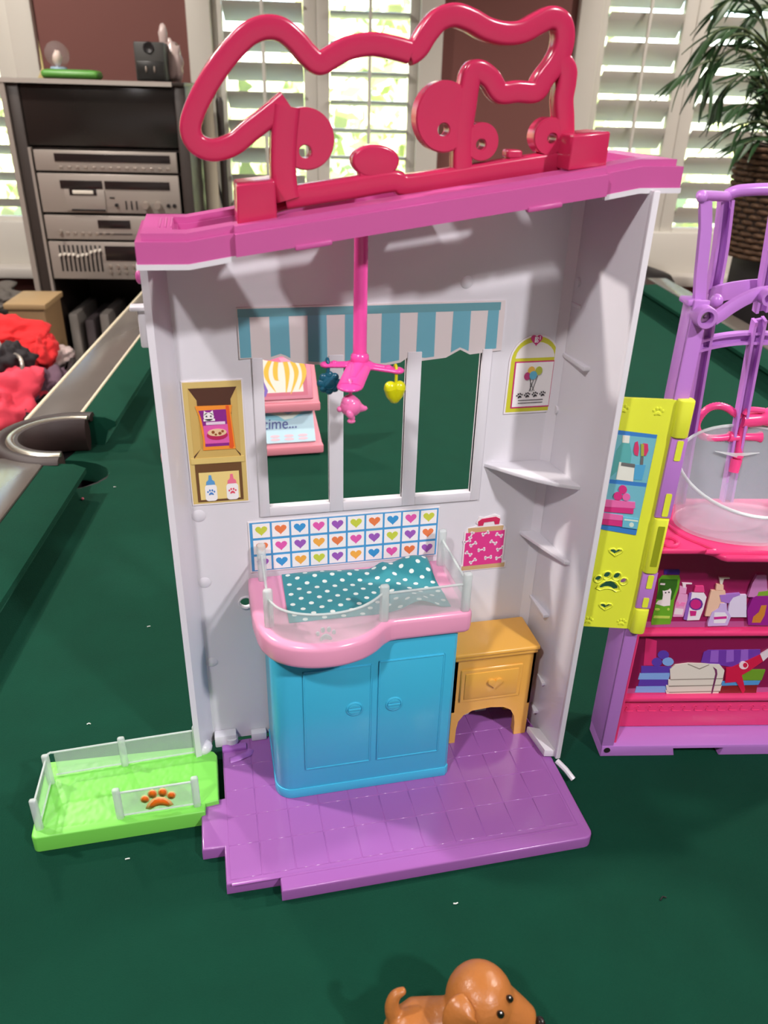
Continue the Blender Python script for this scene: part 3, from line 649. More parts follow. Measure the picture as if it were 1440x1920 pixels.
# guard
gp = MB
ZC = 163.0
posts = [(25.0, 476), (24.6, 420.5), (99.0, 413.8), (155.5, 415.5), (155, 474)]
for i, (x, y) in enumerate(posts):
    h = [30, 29, 28, 30, 30][i]
    MB().box((x - 3.1, y - 2.2, ZC - 1), (x + 3.1, y + 2.2, ZC + h), bev=1.8, seg=3).build('guard_post', FROST, cn)
def panel(p, h, name='guard_panel', th=.9):
    pts = [(q[0], q[1]) for q in p]; mb = MB(); n = len(pts)
    vs = []
    for i, (x, y) in enumerate(pts):
        a = Vector(pts[max(0, i - 1)]); b = Vector(pts[min(n - 1, i + 1)]); t = (b - a).normalized(); nx, ny = -t.y * th / 2, t.x * th / 2
        vs += [(x - nx, y - ny, ZC - .5), (x + nx, y + ny, ZC - .5), (x + nx, y + ny, ZC + h), (x - nx, y - ny, ZC + h)]
    fs = [(0, 1, 2, 3), tuple(4 * (n - 1) + k for k in (3, 2, 1, 0))]
    for i in range(n - 1):
        for k in range(4): fs.append((4 * i + k, 4 * i + (k + 1) % 4, 4 * i + 4 + (k + 1) % 4, 4 * i + 4 + k))
    o = mb.add(vs, fs).build(name, GLASSY, cn)
    MB().tube([(x, y, ZC + h) for x, y in pts], .85, n=8).build('top_rim', FROST, o)
    return o
bul = [(p.x, p.y) for p in smooth([(24.6, 420, 0), (30, 408.5, 0), (40, 401, 0), (53, 397.2, 0), (67, 397.0, 0), (80, 400, 0), (90, 406, 0), (98, 413.4, 0)], 4)]
panel([(25, 475), (24.7, 448), (24.6, 421)], 21); bp = panel(bul, 22); panel([(100, 414), (155, 415.5)], 21); panel([(155.5, 416), (155, 473)], 22)
pm = MB()
for q in paw(58, ZC + 6.5, 6.5): pm.prism(q, lambda u, v, w: (u, 397.3 - w, v), 0, .8, bev=.3, top_only=True)
pm.build('raised_paw', FROST, bp)

# blanket with dots
DOTM = bpy.data.materials.new('teal_dotted_cloth'); DOTM.use_nodes = True
def dots_material(M, base, dot, pitch, rad, rough=.9):
    n = M.node_tree; p = n.nodes['Principled BSDF']; p.inputs['Roughness'].default_value = rough; p.inputs['Sheen Weight'].default_value = .2
    uv = n.nodes.new('ShaderNodeUVMap'); sp = n.nodes.new('ShaderNodeSeparateXYZ'); n.links.new(uv.outputs[0], sp.inputs[0])
    def mth(op, a, b=None):
        k = n.nodes.new('ShaderNodeMath'); k.operation = op
        for i, x in enumerate((a, b)):
            if x is None: continue
            if isinstance(x, (int, float)): k.inputs[i].default_value = x
            else: n.links.new(x, k.inputs[i])
        return k.outputs[0]
    fx = mth('DIVIDE', sp.outputs[0], pitch[0]); fy = mth('DIVIDE', sp.outputs[1], pitch[1])
    row = mth('FLOOR', fy); odd = mth('MULTIPLY', mth('FLOORED_MODULO', row, 2.0), .5)
    gx = mth('MULTIPLY', mth('SUBTRACT', mth('FRACT', mth('ADD', fx, odd)), .5), pitch[0]); gy = mth('MULTIPLY', mth('SUBTRACT', mth('FRACT', fy), .5), pitch[1])
    d = mth('SQRT', mth('ADD', mth('MULTIPLY', gx, gx), mth('MULTIPLY', gy, gy)))
    s = mth('LESS_THAN', d, rad)
    mx = n.nodes.new('ShaderNodeMix'); mx.data_type = 'RGBA'; mx.inputs['A'].default_value = rgb(*base); mx.inputs['B'].default_value = rgb(*dot)
    n.links.new(s, mx.inputs['Factor']); n.links.new(mx.outputs['Result'], p.inputs['Base Color'])
    wv = n.nodes.new('ShaderNodeTexNoise'); wv.inputs['Scale'].default_value = 1.6; bu = n.nodes.new('ShaderNodeBump'); bu.inputs['Strength'].default_value = .25; bu.inputs['Distance'].default_value = .0006
    n.links.new(uv.outputs[0], wv.inputs['Vector']); n.links.new(wv.outputs['Fac'], bu.inputs['Height']); n.links.new(bu.outputs[0], p.inputs['Normal'])
dots_material(DOTM, (46, 138, 148), (226, 236, 230), (12.6, 6.4), 1.7)
TL, TR_, BR, BL_ = at(528, 1076, 2, 165), at(800, 1046, 2, 170), at(846, 1133, 2, 166), at(542, 1166, 2, 165)
NU, NV = 48, 28; bl = MB(); uvs = []; th = .9
def bz(u, v):
    q = (TL * (1 - u) + TR_ * u) * (1 - v) + (BL_ * (1 - u) + BR * u) * v
    z = 164.0
    z += 9.5 * math.exp(-((u - .9) / .16) ** 2 - ((v - .05) / .22) ** 2)        # rucked far corner
    z += 7.5 * math.exp(-((u - .80) / .11) ** 2 - ((v - 1.0) / .30) ** 2)       # lifted near hem
    z += 4.0 * math.exp(-((u - .68 - .1 * v) / .05) ** 2) * (1 - v) + 2.2 * math.exp(-((v - .12) / .09) ** 2) * math.exp(-((u - .35) / .3) ** 2)
    z += .7 * noise.noise(Vector((u * 7, v * 5, 2))) + .4
    y = q.y + 2.0 * math.sin(u * 7) * (1 - v) * .6
    return Vector((q.x, y, max(163.6, z)))
gv = [[bz(i / NU, j / NV) for i in range(NU + 1)] for j in range(NV + 1)]
vs = [p for r_ in gv for p in r_] + [p - Vector((0, 0, th * .5)) for r_ in gv for p in r_]
W1 = NU + 1; off = W1 * (NV + 1); fs = []
for j in range(NV):
    for i in range(NU):
        a = j * W1 + i; fs.append((a, a + 1, a + W1 + 1, a + W1)); fs.append((off + a, off + a + W1, off + a + W1 + 1, off + a + 1))
for i in range(NU): fs += [(i + 1, i, off + i, off + i + 1), (NV * W1 + i, NV * W1 + i + 1, off + NV * W1 + i + 1, off + NV * W1 + i)]
for j in range(NV): fs += [(j * W1, (j + 1) * W1, off + (j + 1) * W1, off + j * W1), ((j + 1) * W1 + NU, j * W1 + NU, off + j * W1 + NU, off + (j + 1) * W1 + NU)]
bo = MB().add(vs, fs).build('dotted_blanket', DOTM, None, base=(90, 440, 164), ang=80)
uvl = bo.data.uv_layers.new(name='UVMap')
for lp in bo.data.loops:
    k = lp.vertex_index % off; uvl.data[lp.index].uv = (2.0 + (k % W1) / NU * 108, 3.5 - (k // W1) / NV * 62 + 66)
tag(bo, 'small teal cloth with white dots spread on the pale pink top', 'blanket')

# ------------------------------------------------------------------ yellow side table
dk = thing('toy_side_table', 'warm yellow toy side table with a drawer beside the blue cabinet', 'toy table', HOUSE, (195, 464, 10))
tb = MB().box((161.5, 443.2, 97), (230, 483, 101.2), bev=1.6, seg=3); tb.box((162.6, 444.4, 93.8), (228.8, 482, 97.4), bev=1.0)
tb.build('table_top', YELLOW, dk)
fo = [(163.8, 10), (168.5, 10), (168.8, 24), (170, 32), (174, 38), (181, 41.6), (196, 42.6), (207, 41), (213.5, 37), (217, 30), (218.4, 22), (218.8, 10), (228.6, 10), (228.6, 95), (163.8, 95)]
MB().shape(fo[::-1], [], XZ(447), -2.2, 0).box((163.8, 447, 42), (166, 482, 95)).box((226.6, 447, 42), (228.6, 482, 95)).box((164, 480, 42), (228, 482, 95)).build('table_body', YELLOW, dk, ang=30)
for x0, x1, y0, y1 in ((163.8, 168.4, 449, 454), (219, 228.6, 449.1, 455), (163.8, 168.4, 476, 482), (220, 228.6, 476, 482)): MB().box((x0, y0, 10), (x1, y1, 42.5), bev=.6).build('leg', YELLOW, dk)
dr = MB().box((168.6, 445.6, 52), (218.6, 447.4, 84), bev=1.2, seg=1).box((172, 444.9, 55.5), (215.2, 446.6, 80.5), bev=.6)
dro = dr.build('drawer', YELLOW, dk)
MB().prism(heart(196, 69.5, 6.4, sy=.85), XZ(444.9), -.2, 2.0, bev=.8, seg=3, top_only=True).build('heart_knob', YELLOW, dro, ang=60)

# ------------------------------------------------------------------ hanging mobile
mo = thing('hanging_mobile', 'pink toy mobile hanging from the pink roof before the window', 'toy mobile', HOUSE, (86, 446, 330))
YM_ = 446.0
pt_, pb = at(673.5, 450, 1, YM_), at(674.5, 678, 1, YM_)
MB().tube([(pb.x, YM_, 404), (pb.x, YM_, pb.z)], [3.9, 4.1], n=20).lathe([(4.2, 5), (5.4, 3.5), (5.6, 1), (4.6, -1), (.001, -1)], (pb.x, YM_, pb.z), n=20).build('pole', ORCHID, mo)
ZA = pb.z - 2.4
aL, aR, aF = at(611, 685, 2, ZA), at(745, 696, 2, ZA - 1), at(656, 727, 2, ZA - 2)
sp = MB(); cc = Vector((pb.x, YM_, ZA))
for tip, w in ((aL, 3.6), (aR, 4.2), (aF, 7.4)):
    tip = Vector(tip); mid = cc.lerp(tip, .45)
    pts = smooth([cc, cc.lerp(tip, .25), mid, cc.lerp(tip, .75), tip], 4)
    rr = [7.5 + (w - 7.5) * min(1, i / (len(pts) * .4)) for i in range(len(pts))]
    sp.tube(pts, rr, n=12, prof=lambda a: (math.cos(a), max(.34, 1.7 / w) * math.sin(a)), up=(0, 0, 1)).ball(tip, (w, w, 1.9), n=14)
    sp.tube([p + Vector((0, 0, 1.2)) for p in pts[:int(len(pts) * .8)]], [r_ * .62 * (1 - .5 * i / len(pts)) for i, r_ in enumerate(rr[:int(len(pts) * .8)])], n=12, prof=lambda a: (math.cos(a), .55 * math.sin(a)), up=(0, 0, 1)).ball(pts[int(len(pts) * .8) - 1] + Vector((0, 0, 1.0)), (w * .6, w * .6, 1.6), n=12)
sp.ball(cc, (8.6, 8, 3.4)).build('spider_arms', ORCHID, mo, ang=70)
def hook(p, z1, r=.9): return [(p.x, p.y + 2.4, p.z - 1), (p.x, p.y + 2.2, p.z + 1.8), (p.x, p.y + .4, p.z + 3.2), (p.x, p.y - 1.6, p.z + 1.5), (p.x, p.y - 1.8, p.z - 3), (p.x, p.y - 1.6, z1)]
TEALC = pl('dark_teal_plastic', (24, 92, 116), .3); BUBBLE = pl('bubblegum_plastic', (246, 122, 184), .24); CHART = pl('chartreuse_plastic', (214, 214, 20), .25)
q = Vector(aL) + Vector((1.0, 0, 0)); fc = at(617, 719, 1, q.y - 1.6)
f_ = MB().tube(smooth(hook(q, fc.z + 4), 3), 1.2, n=8)
fl = [(fc.x + (6.0 + .9 * abs(math.cos(4 * t))) * math.cos(t), fc.z + (6.0 + .9 * abs(math.cos(4 * t))) * math.sin(t)) for t in [2 * math.pi * i / 64 for i in range(64)]]
for i in range(8): f_.ball(fc + Vector((4.7 * math.cos(i * math.pi / 4), 0, 4.7 * math.sin(i * math.pi / 4))), (2.7, 1.7, 2.7), n=12)
f_.ball(fc, (6.0, 2.1, 6.0), n=18).lathe([(3.4, 1.2), (3.0, 2.0), (2.0, 1.4), (.001, 1.3)], (fc.x, fc.y, fc.z - .6), axis='Y', n=20)
tag(f_.build('flower_charm', TEALC, mo, ang=50), 'dark teal flower charm')
q = Vector(aR) + Vector((-1.0, 0, 0)); hc = at(740, 735, 1, q.y - 1.6)
h_ = MB().tube(smooth(hook(q, hc.z + 3), 3), .95, n=8)
for s in (-1, 1):
    h_.ball(hc + Vector((s * 2.7, 0, 2.2)), (3.9, 3.4, 4.2), n=16)
    h_.tube([hc + Vector((s * 2.7, 0, 2.0)), hc + Vector((s * 1.9, 0, -2.2)), hc + Vector((s * .6, 0, -6.0)), hc + Vector((0, 0, -7.2))], [3.9, 3.3, 1.9, .9], n=14)
tag(h_.build('heart_charm', CHART, mo, ang=80), 'yellow-green heart charm')
q = Vector(aF) + Vector((.4, 2, 0)); bc = at(658, 763, 1, q.y - 1.4)
b_ = MB().tube(smooth(hook(q, bc.z + 4), 3), 1.0, n=8)
b_.ball(bc, (6.2, 5.2, 6.0), rot=Matrix.Rotation(.35, 3, 'Y')).ball(bc + Vector((-.6, 0, 2.2)), (5.0, 4.6, 4.6))
b_.tube([bc + Vector(p) for p in ((3, 0, -.2), (6.0, 0, -1.4), (8.2, -.3, -1.6), (9.2, -.4, -1.0))], [4.2, 2.4, 1.4, .9], n=10)
b_.ball(bc + Vector((-6.4, 0, -1.4)), (1.7, 1.7, 1.7)).ball(bc + Vector((-1.4, -4.4, -3.2)), (2.0, 1.8, 3.0), rot=Matrix.Rotation(-.5, 3, 'Y')).ball(bc + Vector((.6, 0, -7.0)), (1.8, 1.8, 2.2)).ball(bc + Vector((.2, -.4, -8.8)), (2.4, 2.2, 1.3))
tag(b_.build('animal_charm', BUBBLE, mo, ang=80), 'bubblegum pink bird-shaped charm')

# ------------------------------------------------------------------ green play yard
gy = thing('toy_play_yard', 'green toy lawn tray fenced with clear panels left of the purple floor', 'toy pen', HOUSE, (-85, 445, 0))
go = [(-28, 412.5), (-27.5, 420), (-18.2, 421), (-18, 466), (-20, 470), (-32, 478)] + [(-142.5, 483), (-144.5, 481), (-145, 418)] + circ(-141, 415.5, 4, 4, R(180), R(265))
go = go[::-1]
gb = MB().prism(go, XY, 0, 13.6, bev=1.4, seg=3, top_only=True).build('tray', GRASSG, gy)
gr = MB(); NX, NY_ = 70, 34; H = []
for j in range(NY_ + 1):
    for i in range(NX + 1):
        x, y = -141 + 106 * i / NX, 417.5 + 61 * j / NY_ - 3.5 * i / NX
        e = min(i, NX - i, j, NY_ - j)
        H.append((x, y, 13.4 + (0 if e == 0 else .5 + .55 * noise.noise(Vector((x * .9, y * .9, 1))) + .25 * noise.noise(Vector((x * 2.6, y * 2.6, 4))))))
gr.add(H, [(j * (NX + 1) + i, j * (NX + 1) + i + 1, (j + 1) * (NX + 1) + i + 1, (j + 1) * (NX + 1) + i) for j in range(NY_) for i in range(NX)])
gr.build('moulded_grass', GRASSG, gb, ang=180)
pp = {}
for key, x, y, h in (('a', -140, 419.5, 29), ('b', -138.2, 460.5, 29), ('c', -86.3, 468.4, 29), ('d', -32.2, 470.2, 29), ('e', -86.3, 418.4, 29), ('f', -33.4, 419, 29)):
    pp[key] = (x, y)
    MB().box((x - 2.7, y - 1.9, 12), (x + 2.7, y + 1.9, 13 + h), bev=1.7, seg=3).build('fence_post', FROST, gy)
def fence(p, q, name='fence_panel'):
    a, b = Vector(p), Vector(q); t = (b - a).normalized(); n_ = Vector((-t.y, t.x)) * .5
    pts = [a + t * 1.5 - n_, b - t * 1.5 - n_, b - t * 1.5 + n_, a + t * 1.5 + n_]
    o = MB().prism([(p_.x, p_.y) for p_ in pts], XY, 15.5, 37.5).build(name, GLASSY, gy)
    MB().tube([(a.x, a.y, 37.5), (b.x, b.y, 37.5)], .8, n=8).tube([(a.x, a.y, 15.5), (b.x, b.y, 15.5)], .7, n=8).build('panel_rim', FROST, o)
    return o
fence(pp['a'], pp['b']); fence((pp['b'][0] + 3, pp['b'][1] + 6), pp['c']); fence(pp['c'], pp['d']); fo_ = fence(pp['e'], pp['f'])
MB().tube(smooth([(pp['b'][0], pp['b'][1] + 1, 38), (pp['b'][0] + .5, pp['b'][1] + 4, 38), (pp['b'][0] + 3, pp['b'][1] + 6, 38)], 4), .8, n=8).build('corner_rim', FROST, gy)
pwm = MB()
yf = lambda u, v, w: (u, 417.6 - w, v)
for i, q in enumerate(paw(-59, 27.0, 11.5)): pwm.prism([(u, v * .92 + 2) for u, v in q], yf, .02, .25, 1)
for q in paw(-59, 27.0, 11.5):
    cx = sum(u for u, v in q) / len(q); cz = sum(v for u, v in q) / len(q)
    pwm.prism([(cx + (u - cx) * 1.35, (cz + (v - cz) * 1.35) * .92 + 2) for u, v in q], yf, 0, .12, 0)
tag(pwm.build('paw_sticker', [pr(250, 190, 120), pr(240, 112, 20)], fo_, ang=180), 'orange paw print sticker')

# ------------------------------------------------------------------ pink stand seen through the toy window
ps = thing('pink_toy_stand', 'pale pink two-tier toy stand with picture panels behind the white house', 'toy', HOUSE, (38, 1085, 0))
BPK = pl('baby_pink_plastic', (238, 148, 162), .35)
def tier(y0, z0, xl, xr, d, h, th, inset):
    o = MB().hexa([(xl, y0, z0), (xr, y0, z0), (xr - inset * .3, y0 + d, z0), (xl + inset * .3, y0 + d, z0), (xl + 1, y0 + 2, z0 + th), (xr - 1, y0 + 2, z0 + th), (xr - inset, y0 + d, z0 + h), (xl + inset, y0 + d, z0 + h)], bev=2.0).build('tier', BPK, ps)
    MB().box((xl, y0 - 2, z0), (xr, y0 + 10, z0 + th), bev=2.2).build('front_rim', BPK, o)
    return o
t1 = tier(1050, 3, -76, 153, 42, 60, 13, 9)
t2 = tier(1064, 63, -76, 151, 46, 96, 13, 6)
t2b = MB().box((-70, 1094, 0), (146, 1130, 64), bev=2).build('back_block', BPK, ps)
def slope(y0, z0, d, h):
    L_ = math.hypot(d, h); return lambda u, v, w: (u, y0 + d * v / L_ - h / L_ * w, z0 + h * v / L_ + d / L_ * w)
s1 = slope(1053, 17, 38, 46)
cov = MB().prism(rect(-66, 2, 142, 58), s1, 1, 5, bev=.8).build('caption_panel', pr(196, 224, 234), t1)
prints(cov, 'printed_sky', [((186, 218, 230), [rect(-65, 3, 141, 57)]), ((140, 204, 220), [[(-65, 36), (60, 40), (100, 34), (141, 46), (141, 57), (-65, 57)]]), ((226, 236, 224), [smoothp for smoothp in [[(40, 54), (70, 50), (92, 42), (100, 36), (112, 38), (124, 46), (138, 50), (138, 54), (120, 51), (106, 44), (98, 48), (80, 54)]]]),
    ((226, 190, 200), [circ(x, z, 7, 12, ry=2) for x in (64, 84, 104, 124) for z in (7, 12)])], s1, 5)
tx = text_mb('time...', 23, s1, 0, 6.2, 68.5, 23, .1, .86)
tx.build('printed_lettering', pr(70, 80, 150), cov, ang=180)
s2 = slope(1067, 77, 42, 78)
cov2 = MB().prism(rect(-66, 3, 141, 78), s2, 1, 5, bev=.8).build('picture_panel', pr(214, 128, 150), t2)
hair = []
for x, k, n_ in ((86, -9, 14), (94, -4, 30), (104, 3, 12), (112, 8, 10), (124, 7, 16)):
    ct_ = smooth([(x, 62, 0), (x + k * .9, 46, 0), (x + k * .8, 32, 0), (x - k * .3, n_, 0)], 5); m_ = len(ct_) - 1
    wv_ = lambda i: 3.2 * math.sin(math.pi * (.25 + .75 * i / m_)) + .3
    hair.append([(p.x - wv_(i), p.y) for i, p in enumerate(ct_)] + [(p.x + wv_(m_ - i), p.y) for i, p in enumerate(ct_[::-1])])
prints(cov2, 'printed_picture', [((196, 96, 120), [rect(-60, 8, 134, 74)]), ((236, 224, 210), [rect(-55, 13, 128, 72)]), ((120, 92, 180), [[(66, 60), (72, 60), (73, 30), (78, 16), (74, 8), (64, 8), (62, 18), (67, 30)]]), ((226, 200, 70), [circ(70, 17, 3, 10)]), ((222, 180, 40), hair), ((226, 110, 150), [[(72, 70), (84, 73), (104, 72), (124, 66), (126, 58), (96, 56), (76, 60)]]), ((236, 150, 180), [[(96, 62), (122, 62), (126, 57), (100, 56)]])], s2, 5)

# ------------------------------------------------------------------ small brown puppy in front, cut by the lower edge of the picture
FUR = mat('brown_toy_vinyl', (168, 104, 50), .34, bump=.25, bscale=420, var=.12, vscale=60)
pu = thing('toy_puppy', 'small glossy caramel brown toy puppy on the cloth in front', 'toy dog', HOUSE, (105, 232, 0))
body = MB()
HC = Vector((114.5, 231, 43))
body.ball(HC, (18.5, 19, 19.5), n=24)
body.tube([HC + Vector(p) for p in ((12, -5, -6), (20, -8.5, -10), (25, -11, -12), (27, -12, -12.5))], [13, 10.5, 8.5, 6.5], n=16)
body.tube([(100, 229, 30), (92, 231, 27), (80, 233, 25), (74, 233, 24)], [13, 14, 15, 12.5], n=18)
body.ball((77, 231, 23), (15.5, 15, 17), n=20)
for x, y in ((100, 238), (103, 218), (74, 241), (76, 222)): body.tube([(x, y, 20), (x + .5, y, 10), (x + 1.5, y, 4)], [7, 6, 5.5], n=12).ball((x + 3, y, 4), (7.5, 5.6, 4), n=12)
body.tube(smooth([(72, 234, 30), (68.5, 236, 37), (68, 238, 43), (70, 239.5, 47.5), (73.5, 240, 49)], 4), [5.2 - .17 * i for i in range(17)], n=12).ball((74, 240, 49), 2.5)
bd = body.build('puppy_body', FUR, pu, ang=180)
rm = bd.modifiers.new('one_skin', 'REMESH'); rm.mode = 'VOXEL'; rm.voxel_size = .0011; rm.use_smooth_shade = True
sm = bd.modifiers.new('soft', 'SMOOTH'); sm.factor = .6; sm.iterations = 6
def on_head(px, py, c=HC, r=19.4):
    a = at(px, py, 2, 0); b = at(px, py, 2, 200); d = (a - b).normalized(); oc = b - c
    h = oc.dot(d); q = h * h - oc.dot(oc) + r * r
    return b + d * (-h - math.sqrt(max(q, 0)))
for sy in (-1, 1):
    if sy < 0: ep = smooth([on_head(880, 1882), on_head(870, 1892), on_head(863, 1906), on_head(860, 1924), on_head(860, 1942)], 4)
    else: ep = smooth([HC + Vector((2, 15.5, -5)), HC + Vector((1, 17, -10)), HC + Vector((0, 17, -17)), HC + Vector((0, 16, -23)), HC + Vector((0, 15, -28))], 4)
    if sy < 0: ep = [p + (CAM * 1000 - p).normalized() * (.5 + 2.6 * min(1, i / 5)) for i, p in enumerate(ep)]
    ear = MB().tube(ep, [3.4 + 5.6 * math.sin(math.pi * min(1, .1 + .72 * i / (len(ep) - 1))) for i in range(len(ep))], n=14, prof=lambda a: (math.cos(a), .34 * math.sin(a)), up=(-.2, -.6, .75) if sy < 0 else (0, 1, .2))
    ear.build('ear', FUR, pu, ang=80)
    ec = on_head(938, 1903) if sy < 0 else on_head(955, 1874)
    ey = MB().ball(ec, (2.2, 1.6, 2.9), n=14, rot=Matrix.Rotation(-.5, 3, 'Z')).build('eye', mat('puppy_eye_black', (18, 12, 10), .08, coat=1.0), pu, ang=180)
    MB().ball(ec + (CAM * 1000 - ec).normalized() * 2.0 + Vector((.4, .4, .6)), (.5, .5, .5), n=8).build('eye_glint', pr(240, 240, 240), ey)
MB().ball(HC + Vector((30.5, -13.5, -9)), (2.6, 3.6, 2.4), n=14).build('nose', mat('puppy_nose_black', (24, 16, 14), .15, coat=.6), pu, ang=180)
# crumbs on the cloth
tag(MB().ball((-171.5, 957, 1.8), 1.9, n=10).build('bead', pr(214, 110, 130), None, base=(-171.5, 957, 0)), 'tiny pink bead on the cloth near the side pocket', 'bead')
tag(MB().tube([(265, 292, .6), (268, 294, .9), (270, 293, .6)], .5, n=6).build('lint', BLACK, None, base=(268, 293, 0)), 'tiny black speck of lint on the cloth in front of the purple floor', 'lint')
lr = random.Random(11)
for px, py, lb in ((213, 914, 'white lint speck near the left rim of the white toy house'), (163, 1359, 'white lint speck behind the green play yard'), (235, 1612, 'white lint speck in front of the green play yard'), (850, 1695, 'white lint speck in front of the purple floor, nearest the puppy'), (276, 1176, 'white lint speck midway between the pocket and the green play yard')):
    p = at(px, py, 2, 0)
    tag(MB().tube([(p.x, p.y, .5), (p.x + 1.6, p.y + lr.uniform(-1, 1), .8), (p.x + 3, p.y + lr.uniform(-1, 1), .5)], .45, n=6).build('lint', pr(220, 225, 220), None, base=(p.x, p.y, 0)), lb, 'lint', 'white lint specks on the cloth')
# ------------------------------------------------------------------ purple grooming unit at the right edge (unit frame, mm)
gu = thing('toy_grooming_unit', 'purple and pink toy grooming station with lime door at the right edge', 'toy station', UNIT, (90, 30, 0))
def S(px, py, v): return at(px, py, 1, v, UNIT)
UE = 215.0
MB().prism([(-3, 0), (58, 0), (56, 7.5), (97, 7.5), (95, 0), (UE, 0), (UE, 11), (-3, 11)], XZ(31), 0, 32, bev=.9).build('base', LILAC, gu)
MB().box((-3.2, -.5, 10), (6.5, 2.5, 366), bev=.8).box((-3.2, 0, 10), (-1, 31, 190), bev=.6).box((-3.2, 0, 168), (-1, 16, 362), bev=.6).prism([(-1, 11.2), (5, 11.2), (-1, 15)], XZ(3.2), 0, .2).build('side_stile', LILAC, gu)
MB().lathe([(2.6, 0), (2.6, .4), (.001, .4)], (1.5, -1.1, 7.0), axis='Y', n=12).build('peg_hole', DARK, gu)
MB().box((6, 22, 11), (UE, 24.5, 191)).build('back_panel', MAGENTA, gu)
MB().hexa([(7, 3, 11), (9.5, 3, 11), (11.5, 22.5, 11), (7, 22.5, 11), (7, 3, 190), (9.5, 3, 190), (11.5, 22.5, 190), (7, 22.5, 190)]).build('inner_side', BASEPINK, gu)
for z in (111, 46): MB().box((8, 15.5, z - 4.0), (UE, 23, z), bev=1.2, seg=2).build('shelf', BASEPINK, gu)
dp = MB().box((10, 20.0, 12), (UE, 23, 42), bev=.6)
do_ = dp.build('kick_panel', BASEPINK, gu)
sc = MB()
for i in range(13):
    u = 17 + 9.6 * i
    sc.tube(smooth([(u, 19.9, 32.5), (u + 2, 19.8, 34.4), (u + 3.6, 19.8, 33), (u + 2.4, 19.8, 31.4), (u + 2.8, 19.8, 29), (u + 9, 19.9, 28.6)], 3), .4, n=6)
sc.build('embossed_scroll', BASEPINK, do_)
# counter with ring, bulged front and tub rim
CZT = 195.0
co = [(-2, 78), (-2, -1)] + [(40, -1), (46, -4), (49, -9), (53, -11.5)] + [(UE, -14), (UE, 78)]
cto = MB().prism(co, XY, CZT - 4.5, CZT, bev=1.6, seg=3).build('counter', BASEPINK, gu)
q = at(1253, 1018, 2, CZT, UNIT)
MB().tube([(q.x + 6.4 * math.cos(t), q.y + 6.4 * math.sin(t), CZT + .6) for t in [2 * math.pi * i / 28 for i in range(28)]], 1.6, closed=True, n=8).build('cup_ring', BASEPINK, cto)
MB().tube(smooth([(26, 60, CZT + .4), (26, 36, CZT + .4), (31, 18, CZT + .4), (42, 4, CZT + .4), (47, -3, CZT + .4), (53, -6, CZT + .4), (UE, -8, CZT + .4)], 6), 1.7, n=8).build('tub_ridge', BASEPINK, cto)
ch = MB().tube(smooth([(-1, 62, CZT + 3), (12, 68, CZT + 6), (28, 72, CZT + 6), (40, 76, CZT + 4)], 5), 3.4, n=10).build('back_bow', LILAC, gu)
# wall of channel bars behind the tub
def channel(mb, pts, w=4.0, d=3.2, n=6):
    P_ = smooth(pts, n) if len(pts) > 2 else [Vector(p) for p in pts]
    sqr = lambda a, b: (lambda t: (a * max(-1, min(1, 1.42 * math.cos(t))), b * max(-1, min(1, 1.42 * math.sin(t)))))
    up = Vector((0, 1, 0))
    q0 = [p + up * d * .6 for p in P_]
    mb.tube(q0, w, n=8, prof=sqr(1, .22), up=up)
    for s in (-1, 1):
        side = []
        for i, p in enumerate(P_):
            t = (P_[min(len(P_) - 1, i + 1)] - P_[max(0, i - 1)]).normalized(); a = up.cross(t).normalized()
            side.append(p + a * s * (w - .7))
        mb.tube(side, 1.0, n=8, prof=sqr(.95, d), up=up)
    return mb
def post(name, pix):
    mb = MB(); pts = []
    for (x, y, v) in pix: pts.append(S(x, y, v))
    return channel(mb, pts).build(name, LILAC, gu)
post('lattice_post', [(1262, 1000, 72), (1321, 640, 62), (1338, 545, 58)])
post('lattice_post', [(1336, 548, 56), (1350, 470, 54), (1361, 376, 50)])
post('lattice_post', [(1352, 990, 76), (1412, 660, 64), (1424, 600, 60)])
post('lattice_post', [(1425, 585, 60), (1440, 505, 56), (1462, 376, 50)])
channel(MB(), [S(1297, 652, 60), S(1345, 640, 63), S(1400, 634, 65), S(1480, 636, 65)]).build('cross_bar', LILAC, gu)
MB().tube([S(1309, 590, 8), S(1313, 520, 9), S(1322, 430, 11), S(1322, 380, 12)], 3.3, n=8, prof=lambda t: (max(-1, min(1, 1.42 * math.cos(t))), .6 * max(-1, min(1, 1.42 * math.sin(t)))), up=(0, 1, 0)).build('upper_post', LILAC, gu)
tbm = MB(); tbm.tube([S(1314, 368, 12), S(1340, 369, 30), S(1364, 370, 48)], 3.0, n=12).tube(smooth([S(1362, 368, 49), S(1380, 360, 47), S(1410, 357, 46), S(1450, 356, 46), S(1500, 357, 46)], 5), 3.6, n=12)
tbm.ball(S(1316, 371, 11), (3.0, 3.2, 3.4)).build('top_bar', LILAC, gu)
ab = MB()
pa = smooth([S(1334, 556, 40), S(1352, 550, 52), S(1378, 545, 58), S(1410, 541, 62), S(1450, 540, 64), S(1500, 541, 64)], 5)
ab.tube(pa, 5.6, n=10, prof=lambda t: (max(-1, min(1, 1.42 * math.cos(t))), .25 * max(-1, min(1, 1.42 * math.sin(t)))), up=(0, 1, 0))
ab.build('upper_arch', LILAC, gu)
MB().tube(smooth([S(1336, 600, 6), S(1352, 590, 8), S(1370, 577, 10), S(1400, 560, 13), S(1430, 550, 16), S(1490, 545, 18)], 5), 3.4, n=10, prof=lambda t: (max(-1, min(1, 1.42 * math.cos(t))), .8 * max(-1, min(1, 1.42 * math.sin(t)))), up=(0, 1, 0)).build('lower_arch', LILAC, gu)
bc_ = S(1322, 596, -5)
